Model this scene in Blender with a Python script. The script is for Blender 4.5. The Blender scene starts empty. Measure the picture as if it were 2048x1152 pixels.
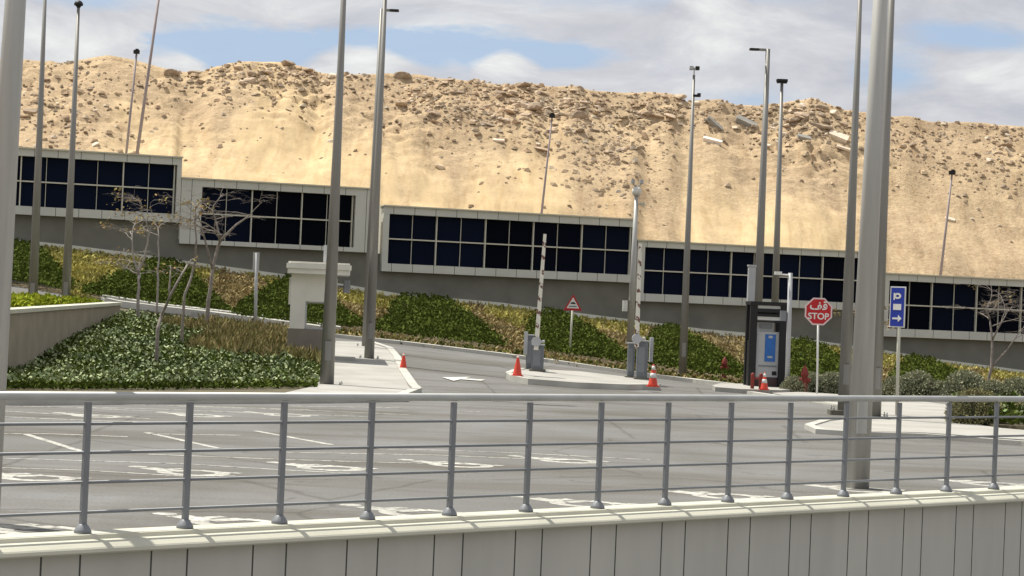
import bpy, bmesh, math, random
from mathutils import Vector, Matrix, noise
R = math.radians
random.seed(7)
scene = bpy.context.scene
COL = scene.collection

# ------------------------------------------------------------------ camera
F = 4500.0                       # focal length in pixels of the 2048 px wide photograph
ROLL, PITCH = R(2.4), math.atan(44 / 4500.0)
EYE = Vector((0, 0, 1.9))
c_, s_ = math.cos(ROLL), math.sin(ROLL)
FWD = Vector((0, math.cos(PITCH), math.sin(PITCH)))
UP = Vector((0, -math.sin(PITCH), math.cos(PITCH)))
RT = Vector((1, 0, 0))
cam = bpy.data.objects.new('camera', bpy.data.cameras.new('camera'))
COL.objects.link(cam)
cx_ = RT * c_ + UP * s_
cy_ = RT * -s_ + UP * c_
m = Matrix((cx_, cy_, -FWD)).transposed().to_4x4()
m.translation = EYE
cam.matrix_world = m
cam.data.sensor_width = 36
cam.data.lens = 36 * F / 2048
cam.data.clip_start = 0.1
cam.data.clip_end = 6000
scene.camera = cam

# ------------------------------------------------------------------ sun, sky, exposure
SUN_DIR = Vector((-0.62, 0.42, 1.42)).normalized()      # towards the sun: high, behind the scene, to the left
sun_el = math.asin(SUN_DIR.z)
sun_az = math.atan2(SUN_DIR.x, SUN_DIR.y)
sl = bpy.data.lights.new('sun', 'SUN')
sl.energy = 3.6
sl.angle = R(0.6)
sl.color = (1.0, 0.96, 0.86)
so = bpy.data.objects.new('sun', sl)
COL.objects.link(so)
so.rotation_euler = SUN_DIR.to_track_quat('Z', 'Y').to_euler()
scene.view_settings.view_transform = 'Standard'
scene.view_settings.look = 'None'
scene.view_settings.exposure = 0.75
scene.view_settings.gamma = 1


class NT:
    """small helper around a node tree"""
    def __init__(s, nt):
        s.nt = nt
    def n(s, t, **k):
        nd = s.nt.nodes.new(t)
        for a, b in k.items():
            setattr(nd, a, b)
        return nd
    def link(s, a, b):
        s.nt.links.new(a, b)
    def math(s, op, a, b=None, c=None, clamp=False):
        nd = s.n('ShaderNodeMath', operation=op)
        nd.use_clamp = clamp
        for i, v in enumerate((a, b, c)):
            if v is None:
                continue
            if isinstance(v, (int, float)):
                nd.inputs[i].default_value = v
            else:
                s.link(v, nd.inputs[i])
        return nd.outputs[0]
    def mix(s, f, a, b, blend='MIX'):
        nd = s.n('ShaderNodeMix', data_type='RGBA', blend_type=blend)
        for i, v in ((0, f), (6, a), (7, b)):
            if isinstance(v, (int, float)):
                nd.inputs[i].default_value = v
            elif isinstance(v, tuple):
                nd.inputs[i].default_value = v if len(v) == 4 else v + (1,)
            else:
                s.link(v, nd.inputs[i])
        return nd.outputs[2]
    def noise(s, vec, scale, detail=4, rough=0.55, dist=0.0, out='Fac'):
        nd = s.n('ShaderNodeTexNoise')
        nd.inputs['Scale'].default_value = scale
        nd.inputs['Detail'].default_value = detail
        nd.inputs['Roughness'].default_value = rough
        nd.inputs['Distortion'].default_value = dist
        s.link(vec, nd.inputs['Vector'])
        return nd.outputs[out]
    def ramp(s, fac, stops, interp='LINEAR'):
        nd = s.n('ShaderNodeValToRGB')
        nd.color_ramp.interpolation = interp
        e = nd.color_ramp.elements
        while len(e) > 1:
            e.remove(e[-1])
        e[0].position, e[0].color = stops[0][0], tuple(stops[0][1]) + (1,)
        for p, c in stops[1:]:
            k = e.new(p)
            k.color = tuple(c) + (1,)
        s.link(fac, nd.inputs[0])
        return nd.outputs[0]
    def mapping(s, vec, scale=(1, 1, 1), loc=(0, 0, 0), rot=(0, 0, 0)):
        nd = s.n('ShaderNodeMapping')
        nd.inputs['Scale'].default_value = scale
        nd.inputs['Location'].default_value = loc
        nd.inputs['Rotation'].default_value = rot
        s.link(vec, nd.inputs['Vector'])
        return nd.outputs[0]


world = bpy.data.worlds.new('World')
scene.world = world
world.use_nodes = True
W = NT(world.node_tree)
world.node_tree.nodes.clear()
sky = W.n('ShaderNodeTexSky', sky_type='NISHITA')
sky.sun_disc = False
sky.sun_elevation = sun_el
sky.sun_rotation = sun_az
sky.altitude = 100
sky.air_density = 1.0
sky.dust_density = 1.6
tc = W.n('ShaderNodeTexCoord')
sep = W.n('ShaderNodeSeparateXYZ')
W.link(tc.outputs['Generated'], sep.inputs[0])
dx, dy, dz = sep.outputs
zc = W.math('MAXIMUM', dz, 0.02)
den = W.math('ADD', zc, 0.10)
cx = W.math('DIVIDE', dx, den)
cyy = W.math('DIVIDE', dy, den)
comb = W.n('ShaderNodeCombineXYZ')
W.link(cx, comb.inputs[0]); W.link(cyy, comb.inputs[1])
big = W.noise(comb.outputs[0], 1.15, 6, 0.6, 0.3)
dirv = W.mapping(tc.outputs['Generated'], scale=(9, 9, 30))
med = W.noise(dirv, 1.9, 7, 0.6, 0.25)
# blobs of cloud and of clear sky, laid out as bearings (tangent of azimuth, tangent of elevation)
ay = W.math('MAXIMUM', dy, 0.05)
ta = W.math('DIVIDE', dx, ay)
te = W.math('DIVIDE', dz, ay)
def bearing(x, y):
    u = (x - 1024) * c_ + (y - 576) * s_
    v = -(x - 1024) * s_ + (y - 576) * c_
    r = FWD * F + RT * u - UP * v
    return r.x / r.y, r.z / r.y
med2 = W.noise(dirv, 5.5, 6, 0.62, 0.4)
wob = W.math('ADD', W.math('MULTIPLY', W.math('SUBTRACT', med, 0.5), 1.5), W.math('MULTIPLY', W.math('SUBTRACT', med2, 0.5), 0.8))
def blob(x, y, rx, ry, amp):
    a0, e0 = bearing(x, y)
    A = W.math('DIVIDE', W.math('SUBTRACT', ta, a0), rx / F)
    E = W.math('DIVIDE', W.math('SUBTRACT', te, e0), ry / F)
    d = W.math('ADD', W.math('MULTIPLY', A, A), W.math('MULTIPLY', E, E))
    d = W.math('ADD', W.math('SQRT', d), wob)
    g = W.math('SUBTRACT', 1.0, d, clamp=True)
    g = W.math('SMOOTH_MIN', g, 1.0, 0.1)
    return W.math('MULTIPLY', g, amp)
def total(parts):
    t = parts[0]
    for p in parts[1:]:
        t = W.math('ADD', t, p)
    return t
clear = total([blob(500, 92, 300, 60, 2.6), blob(420, 110, 150, 55, 1.5), blob(880, 95, 300, 48, 2.4), blob(1120, 112, 130, 42, 2.2),
               blob(1970, 75, 190, 36, 1.3), blob(1800, 150, 110, 55, 1.2), blob(1500, 200, 150, 40, .9), blob(200, 0, 150, 30, 1.2), blob(1240, -20, 400, 50, .7)])
puff = total([blob(720, 130, 130, 62, 3.0), blob(1015, 128, 80, 42, 2.4), blob(370, 122, 80, 55, 2.0), blob(1415, 35, 90, 80, 1.6), blob(1500, 60, 160, 60, .8), blob(250, 80, 120, 60, .8),
              blob(900, 115, 60, 30, .6), blob(1180, 150, 150, 40, .5), blob(1960, 150, 200, 60, .4), blob(120, 60, 150, 60, .4)])
cover = W.math('ADD', W.math('MULTIPLY', W.math('SUBTRACT', big, 0.5), 0.7), 1.0)
cover = W.math('SUBTRACT', cover, clear)
cover = W.math('ADD', cover, puff)
cover = W.math('MINIMUM', W.math('MAXIMUM', cover, 0.08), 1.0)
shade = W.noise(dirv, 1.1, 6, 0.62, 0.5)
sh2 = W.math('ADD', W.math('MULTIPLY', W.math('SUBTRACT', shade, .18), 1.35), W.math('MULTIPLY', puff, 0.09))
ccol = W.ramp(sh2, [(0.25, (4.9, 5.0, 5.5)), (0.45, (6.0, 6.1, 6.4)), (0.62, (7.3, 7.4, 7.4)), (0.85, (8.9, 9.0, 8.9))])
skyc = W.mix(0.75, sky.outputs[0], (4.0, 5.3, 7.3))
final = W.mix(cover, skyc, ccol)
bg = W.n('ShaderNodeBackground')
W.link(final, bg.inputs[0])
bg.inputs[1].default_value = 0.066
wo = W.n('ShaderNodeOutputWorld')
W.link(bg.outputs[0], wo.inputs[0])

# ------------------------------------------------------------------ materials
MATS = {}
def mat(name, col, rough=0.8, var=0.12, scale=2.0, bump=0.0, bscale=30.0, metal=0.0, col2=None, stretch=(1, 1, 1), detail=5, spec=0.4):
    if name in MATS:
        return MATS[name]
    mt = bpy.data.materials.new(name)
    mt.use_nodes = True
    T = NT(mt.node_tree)
    b = mt.node_tree.nodes['Principled BSDF']
    b.inputs['Roughness'].default_value = rough
    b.inputs['Metallic'].default_value = metal
    b.inputs['Specular IOR Level'].default_value = spec
    tc = T.n('ShaderNodeTexCoord')
    v = T.mapping(tc.outputs['Object'], scale=stretch)
    nz = T.noise(v, scale, detail)
    lo = tuple(c * (1 - var) for c in col)
    hi = tuple(min(1, c * (1 + var)) for c in (col2 or col))
    T.link(T.ramp(nz, [(0.3, lo), (0.7, hi)]), b.inputs['Base Color'])
    if bump:
        bn = T.n('ShaderNodeBump')
        bn.inputs['Strength'].default_value = bump
        bn.inputs['Distance'].default_value = 0.02
        T.link(T.noise(v, bscale, 4), bn.inputs['Height'])
        T.link(bn.outputs[0], b.inputs['Normal'])
    MATS[name] = mt
    return mt
def leafmat(name, cols, rough=0.55, patch=None):
    mt = bpy.data.materials.new(name)
    mt.use_nodes = True
    T = NT(mt.node_tree)
    b = mt.node_tree.nodes['Principled BSDF']
    b.inputs['Roughness'].default_value = .9
    b.inputs['Specular IOR Level'].default_value = 0.05
    g = T.n('ShaderNodeNewGeometry')
    n = len(cols)
    c1 = T.ramp(g.outputs['Random Per Island'], [(i / (n - 1) if n > 1 else 0, c) for i, c in enumerate(cols)])
    tc = T.n('ShaderNodeTexCoord')
    nz = T.noise(tc.outputs['Object'], 0.9, 4)
    k = T.ramp(nz, [(0.35, (.72, .72, .7)), (0.65, (1.25, 1.2, 1.1))])
    T.link(T.mix(1.0, c1, k, 'MULTIPLY'), b.inputs['Base Color'])
    return mt

m_asph = bpy.data.materials.new('asphalt'); m_asph.use_nodes = True
T = NT(m_asph.node_tree); b = m_asph.node_tree.nodes['Principled BSDF']
b.inputs['Roughness'].default_value = 0.95; b.inputs['Specular IOR Level'].default_value = 0.15
tc = T.n('ShaderNodeTexCoord')
v1 = T.mapping(tc.outputs['Object'], scale=(0.5, 0.25, 1), rot=(0, 0, R(-8)))
a1 = T.noise(v1, 0.6, 6, 0.6, 0.8)
a2 = T.noise(T.mapping(tc.outputs['Object'], scale=(0.2, 1.0, 1), rot=(0, 0, R(10))), 0.55, 5, 0.65, 0.6)
a3 = T.noise(tc.outputs['Object'], 28, 4, 0.7)
colA = T.ramp(a1, [(0.3, (.135, .133, .125)), (0.5, (.160, .159, .155)), (0.72, (.190, .190, .188))])
colB = T.ramp(a2, [(0.36, (.80, .75, .69)), (0.5, (.98, .97, .95)), (0.66, (1.08, 1.08, 1.08))])
colC = T.mix(1.0, colA, colB, 'MULTIPLY')
sp = T.ramp(T.noise(tc.outputs['Object'], 1.7, 3, 0.5, 1.0), [(0.26, (.72, .71, .70)), (0.34, (1, 1, 1))])
vc = T.n('ShaderNodeTexVoronoi', feature='DISTANCE_TO_EDGE'); vc.inputs['Scale'].default_value = .22
T.link(T.mix(.12, tc.outputs['Object'], T.noise(tc.outputs['Object'], 1.5, 4, out='Color')), vc.inputs['Vector'])
ck = T.ramp(vc.outputs['Distance'], [(0.0, (.72, .71, .69)), (0.008, (1, 1, 1))])
colC = T.mix(1.0, T.mix(1.0, colC, sp, 'MULTIPLY'), ck, 'MULTIPLY')
colD = T.mix(1.0, colC, T.ramp(a3, [(0.3, (.8, .8, .8)), (0.7, (1.18, 1.18, 1.18))]), 'MULTIPLY')
T.link(colD, b.inputs['Base Color'])
bn = T.n('ShaderNodeBump'); bn.inputs['Strength'].default_value = 0.3; bn.inputs['Distance'].default_value = 0.01
T.link(T.noise(tc.outputs['Object'], 60, 3), bn.inputs['Height']); T.link(bn.outputs[0], b.inputs['Normal'])

m_sand = bpy.data.materials.new('sand'); m_sand.use_nodes = True
T = NT(m_sand.node_tree); b = m_sand.node_tree.nodes['Principled BSDF']
b.inputs['Roughness'].default_value = 0.97; b.inputs['Specular IOR Level'].default_value = 0.1
tc = T.n('ShaderNodeTexCoord')
n1 = T.noise(tc.outputs['Object'], 0.16, 6, 0.6, 0.8)
n2 = T.noise(T.mapping(tc.outputs['Object'], scale=(1, .4, .4)), 1.3, 6, 0.7, 0.6)
n3 = T.noise(tc.outputs['Object'], 5.5, 5, 0.75)
at = T.n('ShaderNodeAttribute', attribute_name='loose_sand')
ca_ = T.ramp(n1, [(0.36, (.455, .345, .225)), (0.5, (.50, .38, .248)), (0.66, (.54, .415, .265))])
cb_ = T.ramp(n1, [(0.36, (.52, .395, .235)), (0.66, (.59, .455, .27))])
c1 = T.mix(at.outputs['Fac'], ca_, cb_)
c2 = T.ramp(n2, [(0.33, (.88, .865, .85)), (0.6, (1.04, 1.035, 1.02))])
n4 = T.noise(T.mapping(tc.outputs['Object'], scale=(2.6, .35, .5), rot=(0, 0, R(7))), 1.0, 5, .65, .5)
c1 = T.mix(1.0, c1, T.ramp(n4, [(0.34, (.90, .86, .82)), (0.48, (1, 1, 1)), (0.64, (1.07, 1.065, 1.05))]), 'MULTIPLY')
c3 = T.mix(T.math('MULTIPLY', at.outputs['Fac'], .7), T.ramp(n3, [(0.30, (.72, .69, .66)), (0.48, (1, 1, 1)), (0.72, (1.12, 1.12, 1.12))]), (1, 1, 1))
T.link(T.mix(1.0, T.mix(1.0, c1, c2, 'MULTIPLY'), c3, 'MULTIPLY'), b.inputs['Base Color'])
bn = T.n('ShaderNodeBump'); bn.inputs['Distance'].default_value = 0.15
T.link(T.math('SUBTRACT', 0.95, T.math('MULTIPLY', at.outputs['Fac'], .8)), bn.inputs['Strength'])
T.link(T.noise(tc.outputs['Object'], 2.6, 8, 0.72), bn.inputs['Height']); T.link(bn.outputs[0], b.inputs['Normal'])

m_conc = mat('pale_concrete', (.345, .335, .305), .9, .16, .9, .3, 40)
m_kerb = mat('kerb_concrete', (.43, .42, .38), .9, .16, 1.2, .25, 40)
m_paint = mat('road_paint', (.50, .49, .44), .85, .35, 2.2, 0, detail=8)
T = NT(m_paint.node_tree); b = m_paint.node_tree.nodes['Principled BSDF']
src = b.inputs['Base Color'].links[0].from_socket
tc = T.n('ShaderNodeTexCoord')
wn = T.ramp(T.noise(tc.outputs['Object'], 9, 8, .75), [(0.40, (1, 1, 1)), (0.52, (.12, .12, .12))])
T.link(T.mix(wn, src, (.17, .165, .155)), b.inputs['Base Color'])
m_wallg = mat('grey_render', (.17, .168, .142), .95, .16, .9, .15, 20)
m_clad = mat('white_cladding', (.53, .54, .50), .7, .07, .5)
m_joint = mat('dark_joint', (.12, .12, .11), .9, .1)
m_near = mat('near_wall_cladding', (.46, .455, .41), .75, .07, 1.1, .05, 60, stretch=(2.2, 2.2, .3), detail=8)
m_cap = mat('cream_coping', (.53, .52, .43), .7, .08, 1.5, .05, 40)
m_glass = mat('dark_glass', (.006, .009, .022), .28, .3, .25, 0, spec=.12)
b = m_glass.node_tree.nodes['Principled BSDF']; b.inputs['IOR'].default_value = 1.15
T = NT(m_glass.node_tree)
oi = T.n('ShaderNodeObjectInfo')
T.link(T.ramp(oi.outputs['Random'], [(0, (.002, .003, .006)), (.5, (.004, .006, .014)), (1, (.006, .010, .024))]), b.inputs['Base Color'])
m_frame = mat('window_frame', (.55, .54, .46), .6, .06)
m_galv = mat('galvanised_steel', (.41, .41, .39), .5, .16, .8, .03, 40, metal=.3, stretch=(9, 9, .5))
m_dpole = mat('brown_grey_steel', (.235, .23, .215), .5, .14, 1.0, metal=.35, stretch=(6, 6, .4))
m_black = mat('black_metal', (.007, .007, .008), .55, .2)
m_rail = mat('rail_steel', (.19, .20, .215), .5, .1, 3, metal=.2)
m_hand = mat('handrail_steel', (.42, .43, .42), .5, .1, 3, metal=.3)
m_cab = mat('grey_cabinet', (.135, .145, .16), .5, .1, 3)
m_white = mat('white_paint', (.66, .66, .63), .6, .08, 4)
m_red = mat('red_paint', (.42, .008, .014), .5, .15, 4)
m_dred = mat('dull_red_paint', (.20, .025, .018), .6, .2, 4)
m_cone = mat('cone_plastic', (.62, .055, .028), .5, .15, 6)
m_blue = mat('blue_sign', (.012, .035, .30), .5, .05, 4)
m_screen = mat('blue_panel', (.02, .12, .40), .4, .15, 6)
m_lgrey = mat('light_grey_metal', (.40, .41, .42), .55, .08, 3)
m_booth = mat('booth_render', (.64, .63, .56), .85, .08, 1.2, .1, 40)
m_bbase = mat('booth_base_stone', (.19, .17, .14), .85, .1, 3, .2, 40)
m_plant = mat('planter_stone', (.29, .25, .19), .9, .14, 1.4, .2, 30)
m_soil = mat('soil', (.10, .085, .05), .95, .3, 2, .4, 20)
m_bsoil = mat('bank_soil', (.13, .10, .05), .95, .3, 1.2, .4, 20)
m_bark = mat('bark', (.23, .20, .175), .9, .3, 8, .4, 40)
m_bark2 = mat('pale_bark', (.30, .27, .25), .9, .3, 8, .4, 40)
m_rock = mat('rock', (.48, .37, .265), .95, .25, 2, .5, 12)
m_rockd = mat('brown_rock', (.32, .245, .175), .95, .3, 2, .5, 12)
m_rockp = mat('pale_rubble', (.66, .56, .44), .9, .15, 3, .3, 12)
m_rockg = mat('grey_rubble', (.27, .26, .235), .9, .2, 2, .3, 12)
m_hedge = leafmat('hedge_leaves', [(.10, .16, .01), (.24, .30, .02), (.38, .40, .05), (.16, .24, .02)])
m_cover = leafmat('ground_cover_leaves', [(.05, .072, .012), (.065, .092, .016), (.080, .110, .020), (.095, .128, .026), (.058, .08, .014)])
m_bed = leafmat('bed_leaves', [(.035, .052, .008), (.06, .088, .014), (.078, .112, .02), (.10, .135, .035), (.048, .07, .01), (.066, .095, .016)])
m_pale = leafmat('pale_leaves', [(.20, .27, .13), (.42, .48, .30), (.15, .20, .09)], .4)
m_straw = leafmat('straw', [(.20, .155, .08), (.33, .265, .14), (.42, .345, .19), (.27, .225, .10), (.15, .115, .055)], .8)
m_yel = leafmat('yellow_grass', [(.20, .19, .05), (.38, .35, .10), (.48, .43, .17), (.17, .18, .04)], .8)
m_dome = leafmat('dome_leaves', [(.18, .20, .13), (.30, .32, .22), (.38, .38, .28), (.22, .24, .15)], .7)
m_dome2 = leafmat('olive_leaves', [(.11, .12, .04), (.21, .20, .08), (.28, .25, .12), (.09, .10, .035)], .7)
m_tleaf = leafmat('sparse_leaves', [(.22, .19, .08), (.38, .28, .14), (.30, .28, .12), (.40, .25, .14), (.20, .22, .10)], .7)
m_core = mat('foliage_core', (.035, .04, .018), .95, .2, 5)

# ------------------------------------------------------------------ geometry helpers
def uv(x, y):
    return (x - 1024) * c_ + (y - 576) * s_, -(x - 1024) * s_ + (y - 576) * c_
def ray(x, y):
    u, v = uv(x, y)
    r = FWD * F + RT * u - UP * v
    return r / r.y                       # per metre of depth
def P(x, y, D):
    return EYE + ray(x, y) * D
def interp(tab, k, i):
    if k <= tab[0][0]:
        return tab[0][i]
    for a, b in zip(tab, tab[1:]):
        if k <= b[0]:
            t = (k - a[0]) / (b[0] - a[0])
            return a[i] + (b[i] - a[i]) * t
    return tab[-1][i]

def dwall(u):
    return 1.0 / (0.01110 - 7.9e-7 * u)        # depth of the stepped wall along bearing u (a straight line on plan)
FOOT = []
for x, y, D in [(20, 572, 72), (270, 618, 72), (440, 641, 72), (680, 675, 72), (1020, 716, 70), (1365, 764, 66), (1500, 779, 63.5), (1700, 786, 63.5), (2048, 800, 62.5)]:
    p = P(x, y, D); FOOT.append((p.x / p.y * F, D, p.z))
WB = []
for x, y in [(24, 489), (142, 501), (266, 517), (390, 535), (561, 558), (689, 579), (795, 597), (1000, 615), (1165, 637), (1264, 649), (1400, 667), (1580, 683), (1770, 710), (1856, 725), (2048, 750)]:
    D = 85
    for _ in range(3):
        p = P(x, y, D); D = dwall(p.x / p.y * F)
    p = P(x, y, D); WB.append((p.x / p.y * F, D, p.z))
D1 = 50.0
def zt(X, Y):
    """height of the ground: flat lot, road rising to the foot of the bank, bank up to the wall"""
    u = X / max(Y, 1) * F
    Df, zf = interp(FOOT, u, 1), interp(FOOT, u, 2)
    if Y <= D1:
        return 0.0
    if Y <= Df:
        return zf * (Y - D1) / (Df - D1)
    Dw, zw = dwall(u), interp(WB, u, 2)
    if Y <= Dw:
        r = (Y - Df) / (Dw - Df)
        return zf + (zw - zf) * r
    return zw
def G(x, y, off=0.0):
    """ground point seen at photo pixel x, y"""
    r = ray(x, y)
    D = 12.0
    prev = None
    while D < 100:
        p = EYE + r * D
        if p.z <= zt(p.x, p.y) + off:
            lo, hi = D - 0.5, D
            for _ in range(14):
                mid = (lo + hi) / 2
                q = EYE + r * mid
                if q.z <= zt(q.x, q.y) + off: hi = mid
                else: lo = mid
            q = EYE + r * hi
            return Vector((q.x, q.y, zt(q.x, q.y) + off))
        D += 0.5
    q = EYE + r * 95
    return Vector((q.x, q.y, zt(q.x, q.y) + off))

class MB:
    def __init__(s):
        s.v, s.f = [], []
    def add(s, vs, fs):
        o = len(s.v)
        s.v += [Vector(a) for a in vs]
        s.f += [tuple(i + o for i in f) for f in fs]
        return s
    def box(s, cx, cy, cz, sx, sy, sz, bev=0.0, rz=0.0):
        hx, hy, hz = sx / 2, sy / 2, sz / 2
        b = min(bev, hx * .9, hy * .9)
        if b > 0:
            ring = [(hx - b, -hy), (hx, -hy + b), (hx, hy - b), (hx - b, hy), (-hx + b, hy), (-hx, hy - b), (-hx, -hy + b), (-hx + b, -hy)]
        else:
            ring = [(hx, -hy), (hx, hy), (-hx, hy), (-hx, -hy)]
        cr, sr = math.cos(rz), math.sin(rz)
        ring = [(a * cr - c * sr, a * sr + c * cr) for a, c in ring]
        n = len(ring)
        vs = [(cx + a, cy + c, cz - hz) for a, c in ring] + [(cx + a, cy + c, cz + hz) for a, c in ring]
        fs = [tuple(range(n - 1, -1, -1)), tuple(range(n, 2 * n))] + [(i, (i + 1) % n, n + (i + 1) % n, n + i) for i in range(n)]
        return s.add(vs, fs)
    def tube(s, pts, rads, n=10, cap=True):
        pts = [Vector(p) for p in pts]
        rings = []
        ref = Vector((0.3, 1, 0.1)).normalized()
        for i, p in enumerate(pts):
            d = (pts[min(i + 1, len(pts) - 1)] - pts[max(i - 1, 0)]).normalized()
            a = d.cross(ref)
            if a.length < 1e-3: a = d.cross(Vector((1, 0, 0)))
            a.normalize(); b = d.cross(a)
            r = rads[i] if hasattr(rads, '__len__') else rads
            rings.append([p + (a * math.cos(2 * math.pi * k / n) + b * math.sin(2 * math.pi * k / n)) * r for k in range(n)])
        vs = [q for rg in rings for q in rg]
        fs = []
        for i in range(len(pts) - 1):
            for k in range(n):
                fs.append((i * n + k, i * n + (k + 1) % n, (i + 1) * n + (k + 1) % n, (i + 1) * n + k))
        if cap:
            fs.append(tuple(range(n - 1, -1, -1)))
            fs.append(tuple((len(pts) - 1) * n + k for k in range(n)))
        return s.add(vs, fs)
    def lathe(s, prof, n=20, cx=0, cy=0):
        vs = [(cx + r * math.cos(2 * math.pi * k / n), cy + r * math.sin(2 * math.pi * k / n), z) for r, z in prof for k in range(n)]
        fs = [(i * n + k, i * n + (k + 1) % n, (i + 1) * n + (k + 1) % n, (i + 1) * n + k) for i in range(len(prof) - 1) for k in range(n)]
        fs += [tuple(range(n - 1, -1, -1)), tuple((len(prof) - 1) * n + k for k in range(n))]
        return s.add(vs, fs)
    def plate(s, poly, y0, y1):
        """polygon in local XZ extruded along Y from y0 to y1"""
        n = len(poly)
        vs = [(a, y0, c) for a, c in poly] + [(a, y1, c) for a, c in poly]
        fs = [tuple(range(n)), tuple(range(2 * n - 1, n - 1, -1))] + [(i, n + i, n + (i + 1) % n, (i + 1) % n) for i in range(n)]
        return s.add(vs, fs)
    def build(s, name, mt, parent=None, smooth=False):
        me = bpy.data.meshes.new(name)
        me.from_pydata([tuple(a) for a in s.v], [], s.f)
        me.update()
        bm = bmesh.new(); bm.from_mesh(me); bmesh.ops.recalc_face_normals(bm, faces=bm.faces); bm.to_mesh(me); bm.free()
        me.materials.append(mt)
        if smooth:
            for p in me.polygons: p.use_smooth = len(p.vertices) <= 4
        o = bpy.data.objects.new(name, me)
        COL.objects.link(o)
        if parent is not None: o.parent = parent
        return o
def raw(name, vs, fs, mt, parent=None):
    me = bpy.data.meshes.new(name)
    me.from_pydata(vs, [], fs); me.update()
    me.materials.append(mt)
    o = bpy.data.objects.new(name, me); COL.objects.link(o)
    if parent is not None: o.parent = parent
    return o
def tag(o, label=None, cat=None, group=None, kind=None):
    if label: o['label'] = label
    if cat: o['category'] = cat
    if group: o['group'] = group
    if kind: o['kind'] = kind
    return o
def thing(name, label, cat, loc=(0, 0, 0), rz=0.0, group=None):
    o = bpy.data.objects.new(name, None)
    o.empty_display_size = 0.2
    COL.objects.link(o)
    o.location = loc; o.rotation_euler = (0, 0, rz)
    return tag(o, label, cat, group)
def copy_tree(o, parent=None):
    c = o.copy(); COL.objects.link(c)
    if parent is not None: c.parent = parent
    for ch in list(o.children): copy_tree(ch, c)
    return c

def drape(name, pix, off, mt, skirt=0.0, world=False, maxlen=1.6, parent=None):
    """sheet laid over the ground inside the outline pix (photo pixels, or world XY when world=True)"""
    pts = [Vector((p[0], p[1], 0)) if world else G(*p) for p in pix]
    bm = bmesh.new()
    f = bm.faces.new([bm.verts.new((p.x, p.y, 0)) for p in pts])
    bmesh.ops.triangulate(bm, faces=[f])
    for _ in range(7):
        es = [e for e in bm.edges if e.calc_length() > maxlen]
        if not es: break
        bmesh.ops.subdivide_edges(bm, edges=es, cuts=1)
        bmesh.ops.triangulate(bm, faces=[q for q in bm.faces if len(q.verts) > 3])
    bmesh.ops.recalc_face_normals(bm, faces=bm.faces)
    if sum(q.normal.z for q in bm.faces) < 0: bmesh.ops.reverse_faces(bm, faces=bm.faces)
    for v in bm.verts: v.co.z = zt(v.co.x, v.co.y) + off
    if skirt:
        be = [e for e in bm.edges if e.is_boundary]
        r = bmesh.ops.extrude_edge_only(bm, edges=be)
        for v in [g for g in r['geom'] if isinstance(g, bmesh.types.BMVert)]: v.co.z -= skirt
        bmesh.ops.recalc_face_normals(bm, faces=bm.faces)
    me = bpy.data.meshes.new(name); bm.to_mesh(me); bm.free()
    me.materials.append(mt)
    o = bpy.data.objects.new(name, me); COL.objects.link(o)
    if parent is not None: o.parent = parent
    return o
def inside(x, y, poly):
    c = False; j = len(poly) - 1
    for i in range(len(poly)):
        xi, yi = poly[i]; xj, yj = poly[j]
        if (yi > y) != (yj > y) and x < (xj - xi) * (y - yi) / (yj - yi) + xi: c = not c
        j = i
    return c
def scatter(poly, n, surf=G, edge=0.0):
    xs = [p[0] for p in poly]; ys = [p[1] for p in poly]
    out = []
    while len(out) < n:
        x, y = random.uniform(min(xs), max(xs)), random.uniform(min(ys), max(ys))
        w = noise.noise(Vector((x * .03, y * .06, 3.3))) * edge
        if inside(x + w, y + w * .5, poly): out.append(surf(x, y))
    return out
def leaves(name, pts, size, height, mt, upright=0.0, parent=None, aspect=.5):
    vs, fs = [], []
    for p in pts:
        s = size * random.uniform(.5, 1.4)
        h = height * random.random() ** 1.5
        a = random.uniform(0, 6.283)
        if random.random() < upright:
            d = Vector((random.gauss(0, .3), random.gauss(0, .3), 1)).normalized()
        else:
            d = Vector((math.cos(a), math.sin(a), random.uniform(-.1, .9))).normalized()
        n = Vector((random.gauss(0, 1), random.gauss(0, 1), random.gauss(0, .6))); side = d.cross(n)
        if side.length < 1e-3: continue
        side.normalize()
        q = p + Vector((0, 0, h + .01))
        o = len(vs)
        w = s * aspect * .5
        vs += [tuple(q), tuple(q + d * s * .5 + side * w), tuple(q + d * s), tuple(q + d * s * .5 - side * w)]
        fs.append((o, o + 1, o + 2, o + 3))
    return raw(name, vs, fs, mt, parent)

# ------------------------------------------------------------------ the setting: ground, road, bank, hill
S2 = math.sqrt(0.5)
FX, FY = -3.196, 17.19                     # a point under the railing; the railing runs along (1, 1)
def tz_grid(t0, t1, dt, rows):
    pass
raw('ground', [(-3000, -500, -3.2), (3000, -500, -3.2), (3000, 4000, -3.2), (-3000, 4000, -3.2)], [(0, 1, 2, 3)], m_sand)
tag(bpy.data.objects['ground'], kind='structure')
raw('lower_road', [(-60, -15, -3.0), (60, -15, -3.0), (60, 80, -3.0), (-45, -25 + 0, -3.0)], [(0, 1, 2, 3)], m_asph)
tag(bpy.data.objects['lower_road'], kind='structure')
vs, fs = [], []
cols = [i * 0.01 for i in range(-60, 61)]
NR1 = 46
for t in cols:
    Ds = (FY - FX + 0.12) / (1 - t)
    Df = interp(FOOT, t * F, 1)
    for k in range(NR1):
        r = k / (NR1 - 1)
        D = Ds + (Df + .3 - Ds) * r if k < NR1 - 1 else Df + .3
        vs.append((t * D, D, zt(t * D, D)))
for i in range(len(cols) - 1):
    for k in range(NR1 - 1):
        a = i * NR1 + k
        fs.append((a, a + NR1, a + NR1 + 1, a + 1))
tag(raw('road', vs, fs, m_asph), kind='structure')
vs, fs = [], []
NR2 = 14
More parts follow.
